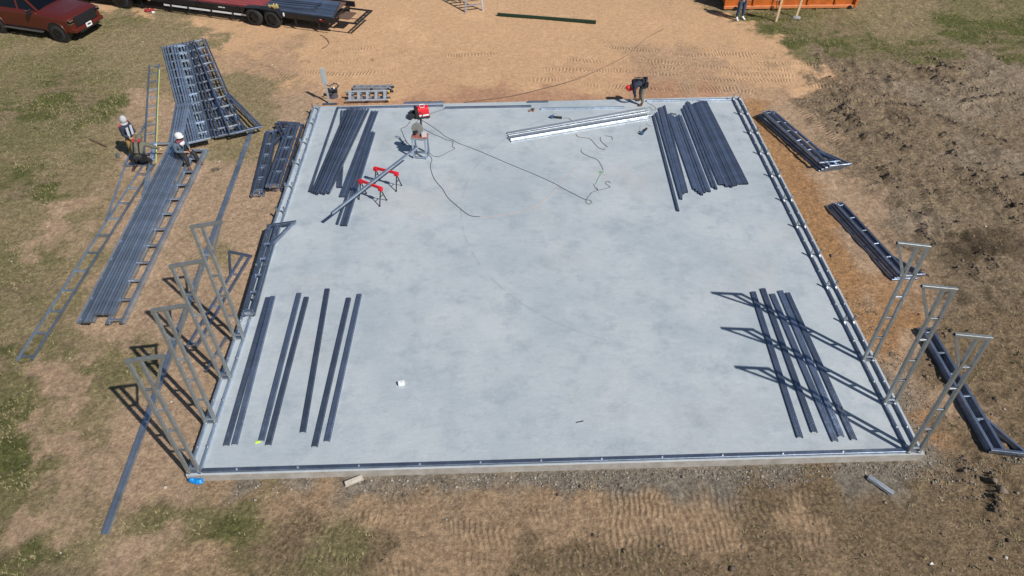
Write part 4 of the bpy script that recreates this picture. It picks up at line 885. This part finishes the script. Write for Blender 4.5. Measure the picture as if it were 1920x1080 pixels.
cord('extension_cord', [(786, 224), (778, 233), (779, 238), (789, 240), (800, 245), (813, 252), (826, 257), (836, 262), (849, 266), (848, 275), (853, 279), (841, 285), (828, 292), (818, 294), (809, 291), (802, 281)], 'grey cord looping from the welder around to the chop saw')
cord('extension_cord', [(769, 228), (762, 237), (752, 242), (755, 249), (757, 256), (761, 263), (763, 268), (757, 271), (754, 268), (759, 264), (765, 269), (771, 276)], 'curly black cord left of the welder', CORD)
cord('extension_cord', [(803, 290), (810, 299), (807, 312), (814, 335), (830, 355), (840, 371), (860, 389), (880, 404), (900, 407)], 'dark cord trailing from the chop saw toward the slab middle', CORD)
cord('chalk_line', [(900, 407), (930, 405), (970, 398), (1010, 383), (1045, 352), (1070, 325), (1082, 312)], 'thin orange string curving across the middle of the slab', mat('orange_cord', (.5, .33, .26), .7), .005)
cord('extension_cord', [(1080, 252), (1085, 257), (1104, 260), (1112, 266), (1122, 277), (1135, 281)], 'brown cord just below the shiny channels', mat('brown_cord', (.2, .15, .11), .7))
cord('extension_cord', [(1090, 279), (1091, 286), (1105, 294), (1120, 300), (1127, 310), (1131, 319)], 'dark cord ending at the small green tangle')
cord('extension_cord', [(1126, 257), (1127, 265), (1139, 276)], 'short cord bending below the shiny channels, right of the brown one', GREYC)
cord('extension_cord', [(1135, 255), (1147, 257), (1148, 263)], 'shortest hooked cord below the shiny channels')
cord('green_string', [(1122, 323), (1128, 321), (1124, 325), (1132, 322), (1127, 326), (1121, 336), (1117, 345)], 'small green string tangle on the slab', mat('green_string', (.08, .28, .14), .7), .008)
cord('green_string', [(1113, 345), (1116, 352), (1121, 357), (1119, 352)], 'short dark curl of cord beside the cord loop', GREYC, .007)
cord('extension_cord', [(1190, 245), (1200, 246), (1201, 237), (1210, 232), (1220, 237), (1232, 237.5)], 'pale cord beside the drill near back right tubes', mat('pale_cord', (.42, .45, .38), .7), .008)
cord('extension_cord', [(805, 215), (818, 210), (836, 204)], 'short cord from the welder to the back rail')
cord('extension_cord', [(1245, 54), (1212, 72), (1178, 102), (1135, 125), (1085, 147), (1035, 162), (960, 180), (900, 188), (870, 192)], 'long brown cord crossing the tan dirt behind the slab', mat('dirt_cord', (.22, .15, .11), .8), .010, GZ+.03)
cord('extension_cord', [(600, 66), (606, 68), (613, 74), (617, 81), (612, 87), (604, 91)], 'short hose curled on the dirt below the trailer tail', mat('dirt_cord', (.2, .14, .1), .8), .014, GZ+.02)
cord('extension_cord', [(1213, 193), (1222, 197), (1230, 204), (1224, 207), (1217, 201), (1210, 207)], 'thin cord curled at the bending worker feet', GREYC, .007)
cord('extension_cord', [(1056, 222), (1066, 222), (1072, 227), (1077, 233)], 'cord leading from the angle grinder to the shiny channels', mat('brown_cord', (.2, .15, .11), .7))
# ---- small tools and litter
def grinder(px, rz, label, cat, name='angle_grinder'):
    p = G(*px, 0); t = thing(name, label, cat, p, rz)
    s = MB(); s.cyl((-.16, 0, .045), (.16, 0, .045), .034, .042, 12); s.build('body', DARKP, t)
    s = MB(); s.cyl((-.20, 0, .02), (-.20, 0, .075), .07, n=16); s.build('head', mat('grinder_blue', (.05, .10, .2), .5), t)
    s = MB(); s.bar((-.16, 0, .05), (-.16, .13, .06), .028); s.build('side_handle', BLACK, t)
grinder((1045, 222), R(-12), 'dark blue angle grinder lying on the slab near back edge', 'angle grinder')
grinder((1208, 247), R(55), 'black cordless drill lying beside the back right tubes', 'drill', 'power_drill')
for px, rz, l_ in (((996, 209), .4, 'left brown clamp on the slab below the back rail'), ((1001, 207.5), 1.3, 'right brown clamp on the slab below the back rail')):
    p = G(*px, 0); t = thing('hand_clamp', l_, 'clamp', p, rz, 'brown clamps on the slab')
    s = MB(); s.bar((-.09, 0, .03), (.09, 0, .03), .03); s.build('bar', mat('clamp_brown', (.3, .12, .06), .6), t); s = MB(); s.bar((.06, 0, .03), (.05, .09, .05), .025); s.bar((-.06, 0, .03), (-.05, .08, .05), .02); s.build('jaw', DARKP, t)
p = G(753, 721, 0); t = thing('white_box', 'small white carton alone on the open slab', 'box', p, R(10))
s = MB(); s.box((0, 0, .045), (.145, .085, .09)); s.build('carton', WHITE, t, bevel=.004)
s = MB(); s.box((.01, 0, .0915), (.05, .012, .002)); s.build('print', mat('print_grey', (.2, .2, .22), .7), t)
def blob(name, label, cat, px, size, m_, z=0, rz=0., n_=7, sq=1.):
    p = G(*px, z); s = MB(); r_ = random.Random(px[0])
    for k in range(n_): s.box((p.x+r_.uniform(-.4, .4)*size[0], p.y+r_.uniform(-.4, .4)*size[1], p.z+size[2]*r_.uniform(.3, .6)), (size[0]*r_.uniform(.4, .7), size[1]*r_.uniform(.4, .7), size[2]*r_.uniform(.5, 1)), rz+r_.uniform(-.6, .6)*sq, taper=.7)
    o = s.build(name, m_, bevel=.006); recentre(o); return tag(o, label, cat)
blob('work_glove', 'bright yellow green glove at the foot of the third purlin', 'glove', (484, 830), (.10, .05, .03), mat('hi_vis', (.55, .85, .05), .6), 0, .2)
s = MB(); p = G(368, 902, GZ+.12)
s.ell(p, (.17, .07, .05), Matrix.Rotation(R(-12), 4, 'Z'), 14, 8); s.ell(p+Vector((.07, -.01, .03)), (.09, .05, .035), Matrix.Rotation(R(25), 4, 'Z'), 12, 7); s.ell(p+Vector((-.1, .02, .02)), (.07, .05, .05), None, 10, 6)
o = s.build('blue_bag', mat('blue_plastic', (.01, .23, .62), .3, noise=.5, nscale=25, bump=.8, bscale=18), smooth=True); recentre(o); tag(o, 'crumpled bright blue plastic bag at the front left slab corner', 'plastic bag')
loose('dark_stick', 'tiny dark sliver lying alone near the front of slab', 'offcut', (1080, 792.5), (1094, 789.5), 0, .02, .01, BLACK, hollow=False)
s = MB(); p = G(664, 904, GZ); s.box((p.x, p.y, p.z+.05), (.40, .10, .09), R(24), taper=.92); o = s.build('concrete_chunk', mat('chunk', (.50, .44, .37), .9, noise=.25, bump=.6, bscale=20), bevel=.01); recentre(o); tag(o, 'pale broken concrete chunk against the front slab face', 'rubble')
loose('wooden_stick', 'brown wooden stick lying on the grass left of the workers', 'stick', (168, 262), (200, 276), GZ, .06, .04, mat('old_wood', (.10, .065, .04), .8, noise=.3), hollow=False)
s = MB(); p = G(222, 294, GZ); s.cyl(p+Vector((0, 0, .0)), p+Vector((0, 0, .13)), .05, n=12); o = s.build('tin_can', mat('can_grey', (.2, .23, .27), .5, .5)); recentre(o); tag(o, 'small grey tin standing on the grass left of workers', 'can')
cord('scrap_wire', [(394, 321), (398, 316), (403, 321), (397, 319), (407, 315), (411, 319), (404, 318), (415, 316)], 'tangle of scrap wire on the dirt right of the tube pile', mat('wire_brown', (.12, .10, .08), .6), .009, GZ+.02)
blob('paper_scrap', 'white crumpled scrap at the bottom right of the ground', 'litter', (1746, 1057), (.07, .06, .03), WHITE, GZ, 0)
blob('rag', 'dark red rag beside the black pickup rear wheel', 'rag', (281, 21), (.30, .22, .12), mat('rag_red', (.28, .03, .03), .8, noise=.4), GZ+.02, 0)
blob('paper_scrap', 'white plastic scrap right beside the dark red rag', 'litter', (287, 24), (.12, .14, .05), WHITE, GZ+.02, 0)
# ------------------------------------------------------------------ people
SKIN = mat('skin', (.42, .25, .17), .55)
def skin_part(name, verts, edges, material, parent, root=0, sub=1, extra=None, nm=None):
    me = bpy.data.meshes.new(name); me.from_pydata([v[:3] for v in verts], edges, []); me.update()
    o = bpy.data.objects.new(name, me); C.objects.link(o)
    o.modifiers.new('s', 'SKIN'); sv = me.skin_vertices[0].data
    for i, v in enumerate(verts):
        r = v[3] if isinstance(v[3], tuple) else (v[3], v[3]); sv[i].radius = r; sv[i].use_root = (i == root)
    ss = o.modifiers.new('u', 'SUBSURF'); ss.levels = sub; ss.render_levels = sub
    dg = bpy.context.evaluated_depsgraph_get(); me2 = bpy.data.meshes.new_from_object(o.evaluated_get(dg)); bpy.data.objects.remove(o)
    if extra:
        import bmesh as _b
        bm = _b.new(); bm.from_mesh(me2); tmp = bpy.data.meshes.new('t'); tmp.from_pydata(extra.v, [], extra.f); bm.from_mesh(tmp); bm.to_mesh(me2); bm.free()
    me2.name = name; me2.polygons.foreach_set('use_smooth', [True]*len(me2.polygons)); me2.materials.clear(); me2.materials.append(material)
    q = bpy.data.objects.new(name, me2); C.objects.link(q)
    if parent is not None: q.parent = parent
    return q
def person(label, loc, rz, J, shirt, trousers, boots, hat=None, hood=None, harness=None, vest=None, gloves=None, sc=1., sleeves=True, extra=None):
    """J: joints in metres; x = facing direction, y = left, z = up"""
    V = {k: Vector(v) for k, v in J.items()}
    t = None
    names = ['pelvis', 'waist', 'chest', 'neck', 'chin', 'crown']
    vs_ = [(*V['pelvis'], .115), (*V['waist'], .105), (*V['chest'], .085), (*V['neck'], (.048, .048)), (*V['chin'], (.078, .085)), (*V['crown'], (.082, .092))]
    ed = [(0, 1), (1, 2), (2, 3), (3, 4), (4, 5)]
    def add(chain, start):
        prev = start
        for p, r in chain: vs_.append((*p, r)); ed.append((prev, len(vs_)-1)); prev = len(vs_)-1
        return prev
    hands = []
    for s_ in ('l', 'r'):
        add([(V['sh'+s_], .050), (V['el'+s_], .040), (V['wr'+s_], .03), (V['wr'+s_]+(V['wr'+s_]-V['el'+s_]).normalized()*.09, (.042, .02))], 2)
        add([(V['hip'+s_], .095), (V['kn'+s_], .062), (V['an'+s_], .042), (V['an'+s_]+(V['toe'+s_]-V['an'+s_])*.3+Vector((0, 0, -.03)), .042), (V['toe'+s_], .035)], 0)
    ex = MB(); hd_dir = (V['crown']-V['chin']).normalized(); fw = J.get('face', (1, 0, 0)); fw = Vector(fw); fw = (fw-hd_dir*fw.dot(hd_dir)).normalized(); side = hd_dir.cross(fw).normalized()
    ce = (V['chin']+V['crown'])/2
    ex.cyl(ce+fw*.075+hd_dir*.02, ce+fw*.115-hd_dir*.02, .010, .018, 6)
    for q in (-1, 1): ex.ell(ce+side*q*.082, (.015, .02, .03), None, 6, 5); ex.ell(ce+fw*.082+side*q*.03+hd_dir*.025, (.012, .012, .008), None, 6, 4)
    ex.ell(ce+fw*.085-hd_dir*.05, (.008, .022, .007), None, 6, 4)
    for s_ in ('l', 'r'):   # five curled fingers on each palm
        d = (V['wr'+s_]-V['el'+s_]).normalized(); a = d.cross(Vector((0, 0, 1)) if abs(d.z) < .9 else Vector((1, 0, 0))).normalized(); b = a.cross(d)
        palm = V['wr'+s_]+d*.085
        for k, (off, ln) in enumerate(((-.030, .062), (-.010, .072), (.011, .068), (.030, .052))):
            p0 = palm+a*off; p1 = p0+d*ln*.55+b*-.012; p2 = p1+d*ln*.3-b*.03; ex.tube([p0, p1, p2], .0088, 6)
        ex.tube([V['wr'+s_]+d*.03-a*.03, V['wr'+s_]+d*.06-a*.062, V['wr'+s_]+d*.10-a*.06], .0095, 6)
    body = skin_part('person', vs_, ed, SKIN, None, 0, 1, ex)
    body.matrix_basis = Matrix.Translation(Vector(loc)) @ Matrix.Rotation(rz, 4, 'Z') @ Matrix.Scale(sc, 4); tag(body, label, 'person')
    t = body
    # shirt
    vs_ = [(*V['pelvis'].lerp(V['waist'], .3), .165), (*V['waist'], .158), (*V['chest'], .175), (*V['chest'].lerp(V['neck'], .45), .155), (*V['chest'].lerp(V['neck'], .85), .085)]; ed = [(0, 1), (1, 2), (2, 3), (3, 4)]
    for s_ in ('l', 'r'): add([(V['sh'+s_], .088), (V['el'+s_], .066), (V['el'+s_].lerp(V['wr'+s_], .9 if sleeves else .1), .045)], 2)
    sh = skin_part('shirt', vs_, ed, shirt, t, 1)
    vs_ = [(*V['waist'].lerp(V['pelvis'], .7), .155), (*V['pelvis'], .165)]; ed = [(0, 1)]
    for s_ in ('l', 'r'): add([(V['hip'+s_], .122), (V['kn'+s_], .090), (V['an'+s_]+(V['kn'+s_]-V['an'+s_])*.12, .062)], 1)
    skin_part('trousers', vs_, ed, trousers, t, 1)
    for s_ in ('l', 'r'):
        a_, k_, to = V['an'+s_], V['kn'+s_], V['toe'+s_]
        heel = a_-(to-a_).normalized()*.04+Vector((0, 0, -.035)); vs_ = [(*(a_+(k_-a_)*.18), .052), (*a_, .055), (*a_.lerp(to, .5), (.052, .045)), (*to, (.05, .036))]; skin_part('boot', vs_, [(0, 1), (1, 2), (2, 3)], boots, t, 1)
        if gloves:
            d = (V['wr'+s_]-V['el'+s_]).normalized(); vs_ = [(*(V['wr'+s_]-d*.03), .04), (*(V['wr'+s_]+d*.05), (.052, .03)), (*(V['wr'+s_]+d*.15), (.045, .025))]; skin_part('glove', vs_, [(0, 1), (1, 2)], gloves, t, 1)
    if hat:
        s = MB(); zz = hd_dir; M = Matrix.Identity(4)
        for i in range(3): M[i][0] = fw[i]; M[i][1] = side[i]; M[i][2] = zz[i]
        s.ell(V['crown']+zz*.0, (.150, .125, .115), M, 18, 10); h = s.build('helmet', hat, t, smooth=True)
        s = MB(); s.ell(V['crown']-zz*.03+fw*.03, (.165, .135, .018), M, 18, 6); b_ = s.build('brim', hat, None, smooth=True); b_.parent = h
    elif hood:
        s = MB(); M = Matrix.Identity(4)
        for i in range(3): M[i][0] = fw[i]; M[i][1] = side[i]; M[i][2] = hd_dir[i]
        s.ell(ce-fw*.025+hd_dir*.02, (.13, .125, .165), M, 16, 10); s.ell(V['neck']-fw*.02, (.13, .14, .07), M, 14, 8); s.build('hood', hood, t, smooth=True)
    else:
        s = MB(); s.ell(ce-fw*.02+hd_dir*.05, (.10, .095, .10), None, 14, 9); s.build('hair', mat('dark_hair', (.02, .014, .01), .8), t, smooth=True)
    if harness:
        s = MB(); back = -J_axis(V)
        c, n_, w_ = V['chest'], V['neck'], V['waist']; up = (n_-w_).normalized(); sd = (V['shl']-V['shr']).normalized(); bk = sd.cross(up).normalized()
        for sg in (-1, 1):
            for q in (1, -1):
                pts = [V['sh'+('l' if sg > 0 else 'r')]*.6+c*.4+up*.13, c+sd*sg*.09+bk*q*.155+up*.02, w_+sd*sg*(.02 if q > 0 else .09)+bk*q*.14, V['pelvis']+sd*sg*.12+bk*q*.15]
                for a_, b_ in zip(pts, pts[1:]): s.bar(a_, b_, .045, .012, up=bk*q)
        s.build('harness', harness, t)
        s = MB(); pts = [V['pelvis']+up*.05+sd*.20*math.cos(a)+bk*.165*math.sin(a) for a in [2*math.pi*i/14 for i in range(15)]]; s.tube(pts, .028, 6); b_ = s.build('tool_belt', BLACK, t, smooth=True)
        for sg in (-1, 1):
            s = MB(); s.box(V['pelvis']+sd*sg*.21-up*.05, (.17, .10, .22)); q = s.build('pouch', BLACK, None, bevel=.02); q.parent = b_
    if extra: extra(t, V)
    return t
def J_axis(V): return Vector((1, 0, 0))
JEANS = mat('blue_denim', (.045, .075, .13), .8, noise=.3, nscale=20); DJ = mat('dark_denim', (.018, .02, .026), .8, noise=.4, nscale=20)
NAVY = mat('navy_cloth', (.022, .026, .05), .8, noise=.3, nscale=14); GREYH = mat('heather_grey_cloth', (.42, .43, .45), .85, noise=.1)
OLIVE = mat('olive_cloth', (.125, .12, .085), .85, noise=.25, nscale=12); TANP = mat('tan_work_trousers', (.30, .19, .05), .8, noise=.3, nscale=14)
KHAKI = mat('khaki_cloth', (.19, .16, .12), .85, noise=.25, nscale=12); BOOT = mat('brown_boot', (.12, .06, .035), .7); BBOOT = mat('black_boot', (.02, .02, .02), .7)
SLATE = mat('slate_blue_shirt', (.075, .11, .15), .85, noise=.2, nscale=10); REDV = mat('red_strap', (.42, .03, .05), .7); PLAID = mat('maroon_cloth', (.22, .06, .07), .85, noise=.5, nscale=16)
def stand(a=.0, arm=.25, lean=0., kn=0.):
    x = lean
    J = dict(pelvis=(0, 0, .95), waist=(x*.3, 0, 1.1), chest=(x*.7, 0, 1.33), neck=(x, 0, 1.50), chin=(x*1.15+.02, 0, 1.59), crown=(x*1.2+.02, 0, 1.70))
    for s_, y in (('l', 1), ('r', -1)):
        J['sh'+s_] = (x*.8, y*.19, 1.42); J['el'+s_] = (x*.6+.02, y*.25, 1.14); J['wr'+s_] = (arm, y*.17, 1.0)
        J['hip'+s_] = (0, y*.10, .88); J['kn'+s_] = (.02+kn, y*.12, .48); J['an'+s_] = (-.02, y*.14, .09); J['toe'+s_] = (.17, y*.17, .04)
    return J
# 1 standing in a hooded jacket
def stripes(t, V):
    s = MB()
    for y in (-1, 1): s.bar(V['chest']+Vector((.15, y*.10, .06)), V['waist']+Vector((.14, y*.10, -.1)), .10, .02, up=Vector((1, 0, 0)))
    s.build('jacket_panel', mat('pale_panel', (.52, .56, .60), .8), t)
    s = MB(); s.tube([V['shr']+Vector((-.06, -.06, .06)), V['neck']+Vector((-.10, -.04, .0)), V['neck']+Vector((-.10, .04, 0)), V['shl']+Vector((-.06, .06, .06))], .03, 6); s.build('shoulder_trim', REDV, t, smooth=True)
p = G(257, 295, GZ); J = stand(arm=.26, lean=.08)
person('person standing in grey hood, navy jacket and tan trousers by the taped truss', p, R(-20), J, NAVY, TANP, BOOT, hood=GREYH, extra=stripes, sc=.86)
# 2 kneeling, seen from behind, reaching to the truss on the right
J = dict(pelvis=(0, 0, .44), waist=(.10, 0, .58), chest=(.27, 0, .74), neck=(.43, 0, .82), chin=(.50, 0, .82), crown=(.60, 0, .86), face=(.55, 0, -.85),
         shl=(.31, .20, .78), ell=(.40, .30, .50), wrl=(.62, .26, .30), shr=(.31, -.20, .78), elr=(.42, -.42, .56), wrr=(.60, -.55, .36),
         hipl=(0, .12, .40), knl=(.30, .24, .08), anl=(-.12, .24, .09), toel=(-.28, .26, .04), hipr=(0, -.12, .40), knr=(.28, -.24, .08), anr=(-.14, -.24, .09), toer=(-.30, -.26, .04))
def redpads(t, V):
    s = MB()
    for y in (-1, 1): s.bar((.22, y*.10, .90), (.40, y*.10, .935), .075, .03)
    s.build('shoulder_pad', REDV, t, bevel=.01)
p = G(268, 314, GZ)
person('person in olive top with red shoulder straps kneeling beside the tube pile', p, R(93), J, OLIVE, DJ, BBOOT, hood=OLIVE, harness=BLACK, gloves=mat('tan_glove', (.55, .42, .26), .8), extra=redpads, sc=.92)
# 3 sitting on the tube pile with a white helmet
J = dict(pelvis=(0, 0, .10), waist=(.03, 0, .24), chest=(.08, 0, .44), neck=(.13, 0, .60), chin=(.17, 0, .68), crown=(.17, 0, .78),
         shl=(.08, .20, .52), ell=(.12, .26, .27), wrl=(.34, .12, .24), shr=(.08, -.20, .52), elr=(.10, -.28, .26), wrr=(.33, -.08, .20),
         hipl=(.03, .10, .08), knl=(.45, .15, .10), anl=(.55, .16, -.30), toel=(.72, .19, -.34), hipr=(.03, -.10, .08), knr=(.42, -.20, .08), anr=(.47, -.26, -.32), toer=(.63, -.32, -.36))
def scarf(t, V):
    s = MB(); s.ell(V['neck']+Vector((0, 0, -.03)), (.12, .16, .06), None, 12, 7); s.build('neckerchief', PLAID, t, smooth=True)
    s = MB(); s.ell(V['chest']+Vector((.10, .02, .02)), (.08, .12, .10), None, 10, 7); s.build('pale_bib', mat('pale_bib', (.6, .6, .64), .8), t, smooth=True)
p = G(342, 291, .12)
person('person in white helmet and black harness sitting on the tube pile', p+Vector((0, 0, .06)), R(-28), J, SLATE, DJ, BOOT, hat=mat('white_helmet', (.72, .70, .68), .4), harness=BLACK, extra=scarf, sc=.92)
# 4 bending worker with a red helmet at the back edge
J = dict(pelvis=(0, 0, .90), waist=(.12, 0, .95), chest=(.33, 0, .91), neck=(.48, 0, .81), chin=(.53, 0, .74), crown=(.58, 0, .66), face=(.5, 0, -.85),
         shl=(.38, .20, .86), ell=(.38, .27, .58), wrl=(.30, .12, .34), shr=(.38, -.20, .86), elr=(.40, -.24, .58), wrr=(.34, -.06, .34),
         hipl=(0, .10, .86), knl=(.08, .16, .47), anl=(.0, .20, .09), toel=(.18, .24, .04), hipr=(0, -.10, .86), knr=(.10, -.14, .47), anr=(.05, -.16, .09), toer=(.23, -.18, .04))
p = G(1204, 194, 0)
person('person in red helmet and navy shirt bending over the back slab edge', (p.x, p.y, 0), R(176), J, NAVY, KHAKI, BOOT, sc=.9, hat=mat('red_helmet', (.75, .03, .02), .4), harness=BLACK)
# 5 standing in jeans by the container
J = stand(arm=.2); p = G(1386, 37, GZ)
person('person in blue jeans and white shoes standing by the orange container', p, R(-75), J, GREYH, JEANS, mat('white_shoe', (.7, .7, .7), .6))
for o in bpy.data.objects:
    if '_world' in o.keys(): del o['_world']
